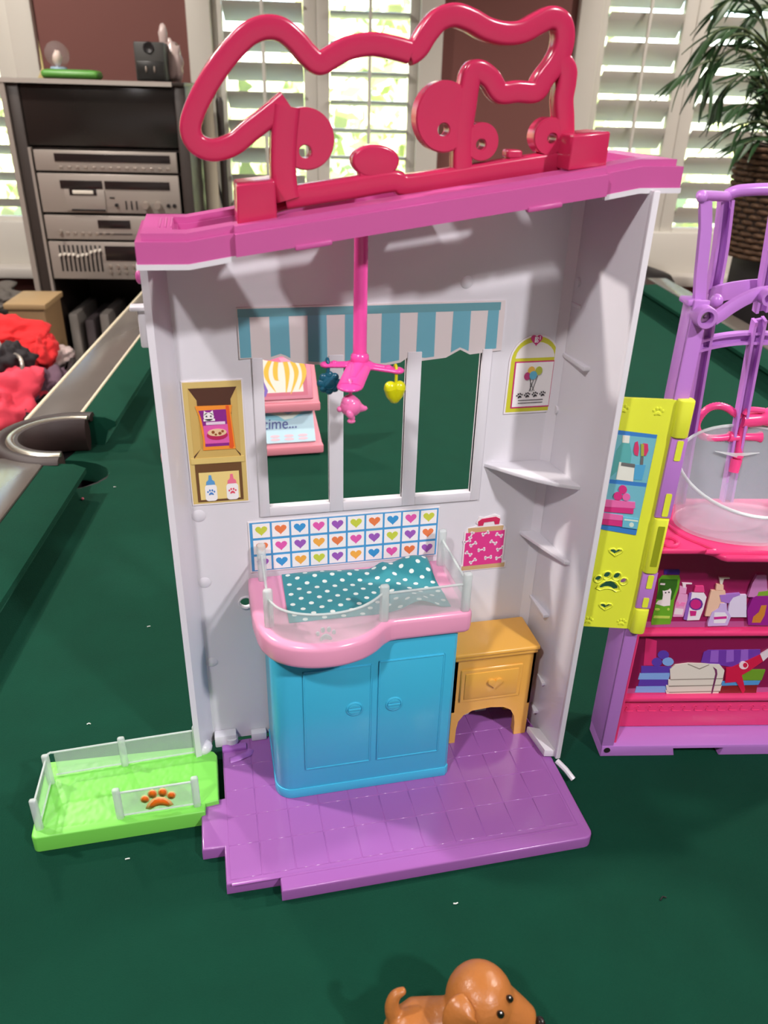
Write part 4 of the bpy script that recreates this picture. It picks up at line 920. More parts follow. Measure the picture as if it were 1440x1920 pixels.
bs_ = MB().lathe([(6.6, -8), (6.6, 2.6), (6.0, 3.4), (4.0, 3.4), (3.7, 2.2), (3.7, -3), (.001, -3)], bc_, axis='Y', n=28).lathe([(3.4, -2.9), (3.2, -1.4), (1.2, -1.0), (.001, -2.0)], bc_, 1, axis='Y', n=14)
bs_.build('screw_boss', [LILAC, mat('screw_steel', (170, 160, 160), .3, metal=.9)], gu)
MB().ball(S(1343, 566, 20), (4, 4, 4.6)).box((-6.5, 1, 362), (4, 16, 365.5), bev=1.2).build('bracket_cap', LILAC, gu)
MB().lathe([(4.6, -6), (4.6, 2), (3.0, 2), (3.0, -2), (.001, -2)], S(1440, 560, 8), axis='Y', n=20).build('screw_boss', LILAC, gu)

MB().box((UE - 1, -.5, 10), (UE + 8, 31, 190), bev=.8).build('side_stile', LILAC, gu)
MB().box((75, 25, 11), (UE, 74, 190), bev=1).build('rear_body', LILAC, gu)

# lime door, swung open on the left side
DOOR = Frame((0.2465, 0.430, 0), math.atan2(-14, 49.5))
def dfr(u, v, w): return tuple(UNIT.inv(DOOR.T(Vector((u, -w, v)) / 1000)) * 1000)
def D(px, py): p = at(px, py, 1, 0, DOOR); return (p.x, p.z)
DL, DR_, DB, DTp = 0.0, 43.0, 127.5, 304.0
hcs = []
for px, py, s in ((1154, 1036, 4.0), (1135, 1138, 4.0)): u, v = D(px, py); hcs.append([(a, b) for a, b in heart(u, v, s, 16, .75)])
u, v = D(1144, 1092); pw_ = [[(a, v + (b - v) * .82) for a, b in q] for q in paw(u, v, 11.5, -.06)]
door = MB().shape(rect(DL, DB, DR_, DTp), hcs + pw_, dfr, -2.2, 0).build('door', LIME, gu, ang=30)
bf = MB()
for h in hcs + pw_:
    cx_, cy_ = sum(a for a, b in h) / len(h), sum(b for a, b in h) / len(h)
    bf.tube([dfr(cx_ + (a - cx_) * 1.22, cy_ + (b - cy_) * 1.22, 0) for a, b in h], .75, closed=True, n=6)
for u0, z0 in ((8, 297), (30, 296), (10, 133), (34, 133)):
    for q in paw(u0, z0, 3.6): bf.prism(q, dfr, 0, .5, bev=.2, top_only=True)
bf.build('door_relief', LIME, door, ang=60)
# hinge barrel with knuckles on the door, plum bar of the frame between them
hx = 47.0
def knuckle(z0, z1, name, slot=False):
    mb = MB().prism(rrect(hx - 6.5, -5, hx + 4.2, 4.5, 3.6), lambda a, b, c: dfr(a, c, b), z0, z1, bev=.8)
    mb.prism([(40, -2), (hx, -4), (hx, 4), (40, 0)], lambda a, b, c: dfr(a, c, b), z0 + 1, z1 - 1)
    o = mb.build(name, LIME, door)
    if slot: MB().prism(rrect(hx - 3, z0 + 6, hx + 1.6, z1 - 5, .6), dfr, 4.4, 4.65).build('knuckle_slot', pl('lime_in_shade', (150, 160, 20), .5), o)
knuckle(280, 305, 'hinge_knuckle'); knuckle(178, 221, 'hinge_knuckle', True); knuckle(126, 147, 'hinge_knuckle')
for z0, z1 in ((147.5, 177.5), (221.5, 279.5)): MB().prism(rect(hx - 6, z0, hx + 4.6, z1), dfr, -6, 2.8, bev=.8).build('hinge_bar', LILAC, gu)
for z0, z1 in ((264, 278), (223, 240), (165, 176), (149, 157)): MB().prism(rrect(hx - 2, z0, hx + 2, z1, .8), dfr, 2.6, 3.3).build('hinge_pin', LIME, gu)
# picture on the door
dw = lambda L, nm, w=.35: prints(door, nm, L, dfr, w)
cs = [D(*p) for p in ((1122, 992), (1192, 1004), (1232, 816), (1158, 807))]
def dq(x, y): return D(1080 + x / 4, 720 + y / 4)
DQ = lambda *l: [dq(*p) for p in l]
dw([((62, 130, 204), [cs]), ((118, 190, 206), [DQ((300, 380), (600, 412), (528, 745), (238, 715)), DQ((232, 745), (524, 775), (458, 1085), (180, 1055))]),
    ((94, 176, 176), [DQ((345, 440), (400, 440), (416, 520), (400, 640), (300, 660), (255, 700), (300, 500))]), ((232, 234, 224), [DQ((348, 385), (402, 390), (396, 445), (344, 440)), DQ((322, 585), (440, 605), (425, 733), (298, 715))]),
    ((86, 170, 214), [DQ((438, 605), (520, 608), (492, 722), (430, 718))]), ((110, 110, 110), [DQ((338, 588), (440, 602), (438, 628), (334, 612)), DQ((484, 545), (504, 545), (500, 606), (478, 606))]),
    ((214, 60, 110), [DQ((440, 440), (460, 430), (470, 480), (462, 540), (436, 530), (428, 500)), DQ((500, 445), (536, 450), (540, 500), (520, 540), (500, 530))]), ((170, 176, 70), [DQ((484, 450), (506, 452), (506, 540), (484, 540))]),
    ((214, 52, 130), [[dq(348 + 32 * math.cos(t), 790 + 32 * math.sin(t)) for t in [k * .628 for k in range(10)]], [dq(312 + 34 * math.cos(t), 840 + 32 * math.sin(t)) for t in [k * .628 for k in range(10)]], DQ((206, 920), (430, 930), (425, 972), (205, 955)), DQ((190, 1010), (345, 1025), (345, 1068), (186, 1050))]),
    ((236, 110, 176), [[dq(374 + 30 * math.cos(t), 846 + 28 * math.sin(t)) for t in [k * .628 for k in range(10)]], DQ((220, 865), (440, 885), (440, 930), (212, 918)), DQ((200, 965), (350, 985), (345, 1022), (192, 1008))]),
    ((110, 190, 214), [DQ((350, 995), (465, 1010), (455, 1085), (342, 1070))]), ((220, 236, 220), [DQ((360, 1008), (462, 1020), (460, 1030), (358, 1018)), [dq(412 + 18 * math.cos(t), 1052 + 18 * math.sin(t)) for t in [k * .628 for k in range(10)]]])], 'printed_bath_shelf')
# pictures inside the two shelves
pf = lambda u, v, w: (u, 22 - w, v)
def up_(x, y): p = S(1220 + x / 6.545, 1020 + y / 6.545, 21.5); return (p.x, p.z)
def lo_(x, y): p = S(1140 + x / 4.8, 1180 + y / 4.8, 21.5); return (p.x, p.z)
def U(*l): return [up_(*p) for p in l]
def L_(*l): return [lo_(*p) for p in l]
def ue(cx, cy, rx, ry, f=up_, n=12): return [f(cx + rx * math.cos(2 * math.pi * i / n), cy + ry * math.sin(2 * math.pi * i / n)) for i in range(n)]
prints(gu, 'printed_wash_bottles', [((150, 24, 86), [[(12, 112), (UE - 2, 112), (UE - 2, 188), (12, 188)]]), ((176, 84, 144), [[(12, 111.6), (UE - 2, 111.6), (UE - 2, 117), (14, 117)]]),
    ((70, 34, 140), [U((165, 318), (350, 318), (362, 350), (350, 385), (160, 380))]), ((104, 170, 40), [U((140, 392), (350, 392), (362, 440), (340, 560), (290, 700), (262, 900), (240, 990), (10, 1000), (5, 960), (60, 740), (90, 560), (95, 440))]),
    ((54, 104, 30), [U((125, 435), (330, 440), (322, 520), (280, 640), (262, 690), (70, 680), (100, 560), (108, 480))]), ((240, 230, 230), [U((145, 575), (165, 580), (210, 570), (240, 550), (255, 590), (245, 650), (235, 760), (160, 768), (60, 740), (90, 700), (140, 690), (150, 630)), U((118, 484), (178, 488), (172, 510), (114, 506))]),
    ((188, 214, 90), [U((40, 885), (235, 890), (230, 918), (30, 914)), ue(80, 806, 32, 14), ue(215, 805, 16, 16)]), ((60, 50, 60), [ue(182, 601, 9, 9), ue(222, 596, 9, 9)]),
    ((232, 160, 206), [U((345, 610), (450, 625), (450, 700), (395, 895), (270, 895), (300, 740)), U((355, 520), (440, 535), (430, 612), (345, 608))]), ((238, 220, 230), [U((385, 478), (505, 484), (500, 496), (430, 494), (425, 540), (395, 540)), U((300, 790), (400, 800), (385, 870), (280, 862))]), ((240, 130, 190), [U((300, 735), (330, 700), (350, 745), (380, 715), (425, 720), (400, 770), (360, 760), (320, 775))]),
    ((150, 100, 196), [U((470, 610), (500, 600), (470, 880), (440, 935), (400, 925), (430, 760))]), ((238, 230, 240), [U((500, 600), (650, 600), (680, 650), (640, 800), (590, 930), (440, 936), (470, 780))]), ((232, 70, 140), [U((545, 515), (645, 515), (655, 590), (525, 585))]), ((110, 50, 150), [ue(550, 735, 84, 76)]), ((206, 40, 130), [ue(545, 735, 66, 60), U((475, 815), (555, 820), (545, 875), (480, 880))]),
    ((238, 196, 170), [U((735, 565), (905, 570), (912, 610), (880, 880), (660, 880), (690, 740)), U((800, 490), (885, 500), (885, 565), (790, 560))]), ((240, 232, 220), [U((832, 404), (962, 408), (960, 420), (890, 424), (870, 490), (845, 488))]),
    ((226, 214, 240), [U((1030, 620), (1165, 620), (1165, 890), (930, 890), (960, 700))]), ((170, 120, 206), [U((835, 620), (1085, 600), (1085, 620), (1000, 650), (950, 720), (855, 700))]), ((206, 180, 232), [U((845, 720), (920, 720), (925, 800), (975, 880), (930, 990), (690, 1000), (690, 960), (740, 830), (820, 780))]), ((236, 232, 242), [U((770, 830), (900, 830), (935, 880), (900, 960), (760, 960))]), ((206, 44, 146), [U((765, 885), (920, 875), (920, 905), (765, 915))]),
    ((206, 130, 190), [U((1290, 372), (1405, 372), (1418, 560), (1360, 640), (1180, 640), (1230, 480))]), ((128, 168, 50), [U((1310, 575), (1440, 560), (1470, 620), (1290, 625))]), ((150, 30, 140), [U((1235, 650), (1280, 625), (1470, 625), (1470, 985), (1180, 980), (1170, 800))]), ((206, 130, 50), [U((1340, 740), (1405, 735), (1380, 860), (1330, 950), (1225, 950), (1240, 880), (1310, 820))])], pf, 0)
dk_ = [((132, 18, 74), [[(12, 46), (UE - 2, 46), (UE - 2, 106), (12, 106)]]), ((186, 90, 150), [[(12, 45.6), (UE - 2, 45.6), (UE - 2, 51), (16, 51)]]), ((206, 46, 110), [L_((340, 80), (440, 110), (430, 330), (320, 330))]),
    ((90, 60, 170), [ue(498, 235, 52, 40, lo_), ue(440, 300, 48, 40, lo_), L_((300, 335), (570, 340), (560, 395), (296, 398)), L_((285, 455), (560, 455), (540, 515), (270, 515))]), ((130, 170, 230), [ue(540, 296, 52, 38, lo_), L_((285, 400), (560, 398), (545, 455), (270, 455)), L_((255, 520), (530, 515), (520, 572), (240, 572))]),
    ((112, 56, 168), [L_((860, 210), (900, 190), (1370, 185), (1370, 300), (1100, 340), (835, 300))]), ((150, 96, 200), [L_((925, 195), (995, 192), (990, 300), (915, 298)), L_((1065, 190), (1130, 188), (1130, 290), (1060, 300)), L_((1195, 187), (1260, 186), (1260, 280), (1190, 290))]),
    ((110, 156, 40), [L_((1200, 365), (1415, 365), (1380, 460), (1190, 460))]), ((80, 150, 210), [L_((1020, 470), (1370, 465), (1350, 500), (1020, 508))]), ((130, 30, 30), [L_((1005, 520), (1340, 505), (1330, 572), (1000, 575))]),
    ((226, 220, 208), [L_((600, 320), (720, 305), (1000, 315), (1045, 370), (1030, 440), (560, 450), (555, 360)), L_((540, 455), (1032, 445), (1010, 500), (540, 510)), L_((520, 505), (1020, 500), (1005, 555), (530, 565)), L_((515, 545), (560, 570), (995, 555), (985, 600), (560, 612), (530, 600))]),
    ((150, 140, 130), [L_((560, 448), (1030, 438), (1030, 446), (560, 456)), L_((545, 508), (1015, 497), (1015, 505), (545, 516)), L_((545, 562), (1000, 552), (1000, 560), (545, 570)), L_((715, 308), (820, 350), (910, 312), (905, 322), (820, 360), (715, 316))]),
    ((116, 50, 96), [L_((940, 335), (975, 360), (980, 400), (930, 598), (918, 600), (962, 400), (958, 370))]), ((206, 24, 70), [L_((1110, 340), (1230, 290), (1370, 225), (1395, 280), (1270, 370), (1200, 410), (1230, 540), (1210, 582), (1150, 470), (1050, 480), (1060, 350))]), ((226, 210, 220), [L_((1365, 225), (1440, 180), (1440, 240), (1390, 285))]), ((240, 214, 224), [ue(1215, 322, 42, 34, lo_)]), ((206, 24, 70), [ue(1228, 318, 20, 22, lo_)])]
prints(gu, 'printed_towels', dk_, pf, 0)

# tub, tap and hose
tu = thing('toy_wash_tub', 'milky clear toy tub standing on the pink grooming counter', 'toy tub', UNIT, (80, 36, 195))
TC = Vector((82, 35, 0)); tm = MB(); vs = []; NT = 48
def tring(z, a, b, lift=0.0): return [(TC.x + a * math.cos(t), TC.y + b * math.sin(t), z + lift * (math.sin(t) * .5 + .5) - lift * .15 * max(0, -math.sin(t)) ** 2) for t in [2 * math.pi * i / NT for i in range(NT)]]
ZB = CZT
RG = [tring(ZB + .2, .01, .01), tring(ZB + .2, 46, 30), tring(ZB + 1, 50, 33.5), tring(ZB + 9, 51.5, 34.2, 4), tring(ZB + 20, 53.5, 35, 14), tring(ZB + 29, 56, 36.5, 34), tring(ZB + 30, 55, 35.4, 34), tring(ZB + 20, 52.4, 33.8, 14), tring(ZB + 10, 50.2, 32.8, 4), tring(ZB + 2.6, 48, 31.5), tring(ZB + 2, .01, .01)]
for g in RG: vs += g
tm.add(vs, [(i * NT + k, i * NT + (k + 1) % NT, (i + 1) * NT + (k + 1) % NT, (i + 1) * NT + k) for i in range(len(RG) - 1) for k in range(NT)])
tb_ = tm.build('tub_shell', TUBCL, tu, ang=60)
MB().tube([Vector(p) + Vector((0, 0, .4)) for p in tring(ZB + 29.5, 55.6, 36, 34)], 1.2, closed=True, n=8).build('tub_rim', FROST, tu)
pmb = MB()
a_ = -1.38
tf_ = lambda u, v, w: (TC.x + (52.4 + w) * math.cos(a_ + u / 50), TC.y + (34.9 + w) * math.sin(a_ + u / 50), v)
for q in paw(0, 209, 6.5): pmb.prism(q, tf_, 0, .7)
pmb.build('raised_paw', FROST, tu)
tpg = thing('toy_shower_tap', 'pink toy shower tap with looped hose above the milky tub', 'toy tap', UNIT, (82, 68, 240))
PK2 = pl('shower_pink_plastic', (236, 70, 136), .28)
V0 = 70.0
tp_ = MB().tube([S(1382, 862, V0), S(1386, 838, V0), S(1391, 810, V0), S(1396, 795, V0)], [3.4, 3.0, 3.2, 3.2], n=12).lathe([(5, 0), (5, 2), (3.6, 3)], S(1381, 856, V0), n=16)
tp_.tube([S(1381, 862, V0 - 4), S(1375, 886, V0 - 6)], [4.2, 3.6], n=12)
tp_.build('tap_stem', PK2, tpg)
MB().tube([S(1370, 822, V0), S(1395, 820, V0), S(1418, 820, V0), S(1426, 820, V0)], [3.0, 2.6, 3.2, 4.4], n=12).build('tap_handle', PK2, tpg)
MB().tube([S(1366, 819, V0), S(1376, 820, V0)], 4.0, n=12).tube(smooth([S(1390, 788, V0), S(1410, 787, V0), S(1440, 783, V0), S(1475, 778, V0)], 3), [5.6] * 6 + [7, 7.4, 7.8, 8], n=16).tube(smooth([S(1396, 778, V0 - 3), S(1405, 769, V0 - 3), S(1432, 771, V0 - 3)], 4), 2.2, n=8).build('shower_head', PK2, tpg)
hp = smooth([S(1387, 782, V0), S(1376, 775, V0), S(1363, 766, V0), S(1345, 762, V0), S(1326, 768, V0), S(1311, 785, V0), S(1306, 802, V0), S(1314, 817, V0), S(1330, 822, V0), S(1350, 822, V0), S(1368, 820, V0)], 8)
MB().tube(hp, [2.55 + (.28 if i % 2 else 0) for i in range(len(hp))], n=10).build('hose', PK2, tpg, ang=80)
MB().prism([(S(1338, 847, V0 - 2).x, S(1338, 847, 66).z), (S(1380, 858, 66).x, S(1380, 858, 66).z), (S(1424, 850, 66).x, S(1424, 850, 66).z), (S(1380, 851, 66).x, S(1380, 851, 66).z)], XZ(66), -.6, .6).build('splash_wing', FROST, tpg)
# ------------------------------------------------------------------ stereo rack and its units (table frame, metres)
TM = dict(k=1)
RF = 2.60
RACKW = mat('rack_dark_brown', (52, 44, 40), .4, var=.15, vscale=10)
ALU = mat('brushed_aluminium', (168, 160, 152), .38, metal=.35, bump=.03, bscale=60)
ALUE = mat('bright_edge_metal', (220, 214, 206), .2, metal=.5)
SMOKE = mat('smoked_lid', (34, 31, 29), .18)
DISP = mat('dark_display', (38, 32, 32), .2)
KNOBM = mat('knob_metal', (176, 166, 156), .3, metal=.6)
rk = thing('stereo_rack', 'tall dark brown stereo rack with metal edges before the maroon wall', 'rack', TABLE, (-.66, RF + .2, FZ), k=1)
for x0, x1 in ((-.912, -.872), (-.438, -.405)): MB().box((x0, RF, FZ), (x1, RF + .42, .47), bev=.003).build('side_panel', RACKW, rk, **TM)
MB().box((-.92, RF - .012, FZ), (-.905, RF + .01, .47)).build('metal_trim', ALU, rk, **TM); MB().box((-.872, RF - .006, FZ), (-.864, RF + .01, .30)).build('metal_trim', ALU, rk, **TM)
MB().box((-.92, RF - .01, .468), (-.405, RF + .42, .478), bev=.002).build('top_board', RACKW, rk, **TM)
MB().box((-.92, RF - .014, .466), (-.44, RF - .008, .478)).build('top_edge', ALUE, rk, **TM)
MB().box((-.872, RF + .005, .305), (-.438, RF + .02, .467), bev=.004).build('smoked_lid', SMOKE, rk, **TM)
MB().box((-.872, RF + .40, FZ), (-.438, RF + .415, .467)).build('back_board', RACKW, rk, **TM)
for z in (.297, .234, .118, .040, -.078, -.45, -.76): MB().box((-.872, RF + .02, z - .004), (-.438, RF + .40, z + .003)).build('shelf_board', RACKW, rk, **TM)
def unit(name, label, z0, z1, x0=-.858, x1=-.446):
    t = thing(name, label, 'stereo unit', TABLE, ((x0 + x1) / 2, RF + .15, z0), 'stereo units in the rack', k=1)
    MB().box((x0 + .004, RF + .01, z0 + .002), (x1 - .004, RF + .32, z1 - .002)).build('case', BLACK, t, **TM)
    f = MB().box((x0, RF - .006, z0), (x1, RF + .012, z1), bev=.002).build('face_panel', ALU, t, **TM)
    return t, f
def fb_(par, name, m_, x0, z0, x1, z1, y=.008, bev=.0008): return MB().box((x0, RF - y, z0), (x1, RF - .004, z1), bev=bev).build(name, m_, par, **TM)
def kn(par, x, z, r, d=.014, m_=None, name='knob'): return MB().lathe([(r, 0), (r * .92, d), (.0001, d)], (x, RF - .006, z), axis='Y', n=16).build(name, m_ or KNOBM, par, **TM)
t, f = unit('stereo_tuner', 'silver tuner with long dark dial, topmost of the stereo units', .238, .294)
fb_(t, 'dial_window', DISP, -.80, .264, -.465, .286)
for i in range(14): fb_(t, 'button', KNOBM, -.79 + .024 * i, .246, -.78 + .024 * i, .252)
t, f = unit('cassette_deck', 'silver cassette deck with tape door and two knobs under the tuner', .122, .231)
fb_(t, 'tape_window', DISP, -.795, .190, -.672, .213); fb_(t, 'level_display', DISP, -.665, .190, -.473, .213)
d_ = fb_(t, 'tape_door', ALU, -.785, .128, -.668, .188, .011); fb_(d_, 'tape_frame', DISP, -.77, .172, -.69, .190, .0125); fb_(d_, 'tape_label', pr(226, 220, 206), -.76, .176, -.70, .186, .014)
fb_(d_, 'door_slot', BLACK, -.77, .128, -.67, .133, .013)
for x in (-.608, -.592, -.577): fb_(t, 'slider', BLACK, x - .002, .133, x + .002, .158)
for x in (-.548, -.512): kn(t, x, .147, .0105, .022)
for x in (-.482, -.464): kn(t, x, .146, .006, .004, BLACK, 'jack')
kn(t, -.636, .146, .005, .01, BLACK); fb_(t, 'maker_plate', BLACK, -.655, .164, -.640, .168)
t, f = unit('stereo_amplifier', 'silver receiver with a small dark display, third of the stereo units', .044, .114)
fb_(t, 'display', DISP, -.70, .078, -.603, .102)
for i in range(7): fb_(t, 'button', KNOBM, -.80 + .022 * i, .058, -.789 + .022 * i, .066)
fb_(t, 'tuning_slot', BLACK, -.70, .060, -.60, .063)
for x in (-.815, -.575, -.53): kn(t, x, .066, .006, .012)
for x in (-.58, -.56, -.54, -.52): fb_(t, 'button', KNOBM, x, .054, x + .008, .060)
t, f = unit('graphic_equalizer', 'silver equalizer with ten slim sliders, lowest of the stereo units', -.075, .037)
fb_(t, 'display', DISP, -.69, -.018, -.49, .026)
zk = [.004, .007, .006, .006, .002, .005, .007, .014, .018, .020]
for i in range(10):
    x = -.826 + .0135 * i; s_ = fb_(t, 'slider_slot', BLACK, x - .0028, -.052, x + .0028, .027, .0075); kn(s_, x, zk[i] - .006, .0042, .012, pr(232, 226, 214), 'slider_cap')
for j in range(2):
    for i in range(7): kn(t, -.68 + .024 * i, -.036 - .016 * j, .0055, .006)

# on top of the rack
def blob(c, r, m_, name, label, cat, wob=.35, wf=1.6, seed=1, n=36, fr=TABLE, group=None):
    o = MB().ball(c, r, n=n, wob=wob, wf=wf, seed=seed).build(name, m_, None, k=1, fr=fr, base=(c[0], c[1], c[2] - (r[2] if isinstance(r, tuple) else r)), ang=180)
    return tag(o, label, cat, group)
ZR = .479
def X(px, py, fw): return at(px, py, 1, fw, TABLE, 1.0)
sp_ = thing('small_speaker', 'small dark grey speaker standing on the stereo rack', 'speaker', TABLE, (-.50, 2.72, ZR), k=1)
a, b = X(256, 148, 2.68), X(306, 79, 2.68)
MB().box((a.x, 2.68, ZR), (b.x, 2.77, b.z), bev=.005).build('cabinet', mat('speaker_grey', (62, 62, 60), .5), sp_, **TM)
MB().box((a.x + .004, 2.677, ZR + .004), (b.x - .004, 2.682, ZR + .052), bev=.002).build('lower_panel', mat('speaker_black', (40, 40, 38), .3), sp_, **TM)
MB().lathe([(.016, 0), (.013, .003), (.0001, -.001)], ((a.x + b.x) / 2, 2.68, ZR + .085), axis='Y', n=20).build('driver', BLACK, sp_, **TM)
for dx in (-.012, .012): MB().ball(((a.x + b.x) / 2 + dx, 2.676, ZR + .03), (.003, .003, .009), n=10).build('button', KNOBM, sp_, **TM)
a, b = X(296, 148, 2.74), X(334, 60, 2.74)
cw_ = mat('crinkled_clear_bag', (196, 176, 172), .25)
gb_ = thing('wrapped_figurine', 'pale crinkled wrapped ornament beside the small dark speaker', 'ornament', TABLE, ((a.x + b.x) / 2 + .01, 2.76, ZR), k=1)
MB().ball(((a.x + b.x) / 2 + .008, 2.76, ZR + .052), (.032, .026, .054), n=24, wob=.3, wf=2.4, seed=4).ball(((a.x + b.x) / 2 - .012, 2.76, ZR + .115), (.013, .012, .036), n=16, wob=.25, wf=2, seed=2).build('wrapping', cw_, gb_, ang=180, **TM)
g0 = X(108, 112, 2.70)
sn = thing('snow_globe', 'clear snow globe on a pale blue base on the rack', 'snow globe', TABLE, (g0.x, 2.70, ZR), k=1)
MB().ball((g0.x, 2.70, ZR + .062), .034, n=28).build('globe', clear('globe_glass', (220, 224, 224), .10, .05), sn, ang=180, **TM)
MB().ball((g0.x, 2.70, ZR + .052), (.013, .012, .02), n=14, wob=.3, wf=2).build('figure', pr(226, 200, 190), sn, ang=180, **TM)
MB().lathe([(.026, 0), (.028, .012), (.022, .03), (.0001, .03)], (g0.x, 2.70, ZR), n=24).build('base', pr(150, 176, 200), sn, **TM)
g1 = X(140, 140, 2.66)
gd = thing('green_tray', 'bright green shallow tray on top of the stereo rack', 'tray', TABLE, (g1.x, 2.67, ZR), k=1)
MB().box((g1.x - .085, 2.62, ZR), (g1.x + .075, 2.69, ZR + .022), bev=.01, seg=3).build('tray_body', pr(86, 150, 60), gd, **TM)
MB().box((g1.x - .07, 2.63, ZR + .0215), (g1.x + .06, 2.68, ZR + .024), bev=.001).build('tray_inside', pr(70, 130, 50), gd, **TM)
g2 = X(76, 148, 2.72); g3 = X(72, 76, 2.72)
fn = thing('yellow_pennant', 'slim pale yellow pennant leaning at the far corner of the rack', 'pennant', TABLE, (g2.x, 2.72, ZR), k=1)
MB().prism([(g3.x, g3.z), (g2.x + .016, g3.z - .075), (g2.x + .004, g3.z - .085), (g2.x + .018, ZR), (g2.x - .006, ZR), (g3.x - .002, g3.z - .07)], lambda u, v, w: (u, 2.72 - w, v), -.004, .004, bev=.001).build('pennant_sheet', pr(206, 190, 130), fn, **TM)

# right of the rack: tube, pole, cables
q = X(355, 300, 2.82); q.x = max(q.x, -.378)
tag(MB().lathe([(.022, FZ), (.022, .455), (.018, .455), (.018, .3), (.0001, .3)], (q.x, 2.82, 0), n=24).build('cardboard_tube', mat('cream_card', (206, 198, 176), .7), None, k=1, fr=TABLE, base=(q.x, 2.82, FZ)), 'cream cardboard tube standing right of the stereo rack', 'tube')
q = X(378, 320, 2.84); q.x = max(q.x, -.338)
tag(MB().lathe([(.012, FZ), (.012, .43), (.008, .44), (.0001, .44)], (q.x, 2.84, 0), n=16).build('dark_pole', mat('pole_brown', (50, 40, 36), .4), None, k=1, fr=TABLE, base=(q.x, 2.84, FZ)), 'thin dark pole behind the cream cardboard tube', 'pole')
cb_ = smooth([Vector((-.392, 2.96, .455)), Vector((-.37, 2.97, .45)), X(380, 235, 3.02), X(398, 310, 3.04), X(415, 370, 3.04), X(440, 480, 3.0), X(455, 640, 2.95)], 8) + [Vector((-.32, 2.95, FZ + .01))]
tag(MB().tube(cb_, .005, n=8).build('cable', BLACK, None, k=1, fr=TABLE, base=(-.3, 2.9, FZ)), 'black cable hanging from the rack to the floor', 'cable')

# ------------------------------------------------------------------ laundry heap and boxes at the left edge
def cloth(c, r, m_, name, label, cat, seed, wob=.5, wf=1.5): return blob(c, r, m_, name, label, cat, wob, wf, seed, 56)
RED = mat('red_knit', (214, 40, 44), .95, bump=.6, bscale=260, sheen=.3); CORAL = mat('coral_cloth', (232, 70, 90), .9, bump=.2, bscale=120, sheen=.2)
MAUVE = mat('mauve_cloth', (108, 82, 98), .9, bump=.2, bscale=120); BLKC = mat('black_cloth', (34, 28, 32), .8, bump=.2, bscale=100); WHC = mat('white_cloth', (224, 222, 226), .9)
STRI = mat('striped_cloth', (200, 180, 176), .9, var=.6, vscale=30); GREYC = mat('grey_cloth', (112, 106, 100), .9, bump=.2, bscale=90); TAN = mat('tan_card', (168, 132, 92), .8, var=.08, vscale=15)
def Z(px, py, z): return at(px, py, 2, z, TABLE, 1.0)
bk = thing('laundry_basket', 'dark round laundry basket heaped with clothes left of the pool table', 'basket', TABLE, (-.82, 1.86, FZ), k=1)
MB().lathe([(.165, FZ + .0), (.175, FZ + .01), (.20, -.17), (.205, -.145), (.197, -.145), (.19, -.17), (.165, FZ + .02), (.0001, FZ + .02)], (-.82, 1.86, 0), n=36).build('basket_body', BLKC, bk, **TM)
MB().tube([(-.82 + .205 * math.cos(t), 1.86 + .205 * math.sin(t), -.145) for t in [2 * math.pi * i / 40 for i in range(40)]], .014, closed=True, n=8).build('basket_rim', BLACK, bk, **TM)
def hw(px, py, fw): p = X(px, py, fw); return (p.x, p.y, p.z)
cloth(hw(16, 630, 1.94), (.085, .09, .042), RED, 'red_sweater', 'bright red knitted sweater on top of the laundry heap', 'sweater', 3)
cloth(hw(82, 664, 1.90), (.03, .06, .045), RED, 'red_scarf', 'red cloth end hanging over the laundry basket rim', 'cloth', 8, .4)
cloth(hw(18, 755, 1.68), (.075, .08, .075), CORAL, 'coral_shirt', 'coral pink shirt spilling down the near side of the heap', 'shirt', 5)
cloth(hw(88, 735, 1.76), (.05, .07, .045), MAUVE, 'mauve_sweater', 'dull mauve sweater next to the coral shirt', 'sweater', 9)
cloth(hw(74, 778, 1.68), (.045, .06, .04), BLKC, 'black_garment', 'black garment under the mauve sweater', 'garment', 12)
cloth(hw(-4, 695, 1.76), (.035, .06, .06), WHC, 'white_shirt', 'white shirt edge at the left rim of the photo', 'shirt', 14)
cloth(hw(24, 684, 1.72), (.04, .045, .04), BLKC, 'black_bag', 'black bag between the red sweater and the coral shirt', 'bag', 16)
cloth(hw(104, 668, 1.96), (.045, .06, .025), STRI, 'striped_scarf', 'small striped scarf at the far side of the heap', 'scarf', 18, .3)
sb_ = [hw(28, 665, 1.70), hw(38, 672, 1.68), hw(42, 690, 1.67), hw(41, 706, 1.67)]
tag(MB().tube(smooth(sb_, 5), .0045, n=8).build('bag_buckle', KNOBM, None, k=1, fr=TABLE, base=sb_[3]), 'curved metal strap ring on the black bag', 'ring')
q = Z(35, 815, -.35)
bx_ = thing('cardboard_box', 'tan cardboard box low beside the pool table pocket', 'box', TABLE, (q.x - .05, 1.5, FZ), k=1)
MB().box((q.x - .28, 1.36, FZ), (q.x + .07, 1.63, -.35), bev=.004).build('box_body', TAN, bx_, **TM)
MB().box((q.x - .12, 1.359, -.40), (q.x - .08, 1.631, -.349)).build('tape_strip', pr(190, 160, 118), bx_, **TM)
q = X(50, 572, 2.25)
tx_ = thing('wooden_crate', 'upright tan wooden crate behind the red sweater', 'crate', TABLE, (q.x, 2.32, FZ), k=1)
MB().box((q.x - .055, 2.25, FZ), (q.x + .045, 2.40, q.z), bev=.004).build('crate_body', mat('pale_wood', (140, 112, 78), .6, var=.12, vscale=14), tx_, **TM)
MB().box((q.x - .062, 2.243, q.z - .012), (q.x + .052, 2.407, q.z + .004), bev=.003).build('crate_lip', mat('pale_wood_edge', (168, 140, 100), .6), tx_, **TM)
lt = thing('low_cabinet', 'low dark cabinet under the far left window', 'cabinet', TABLE, (-1.22, 2.72, FZ), k=1)
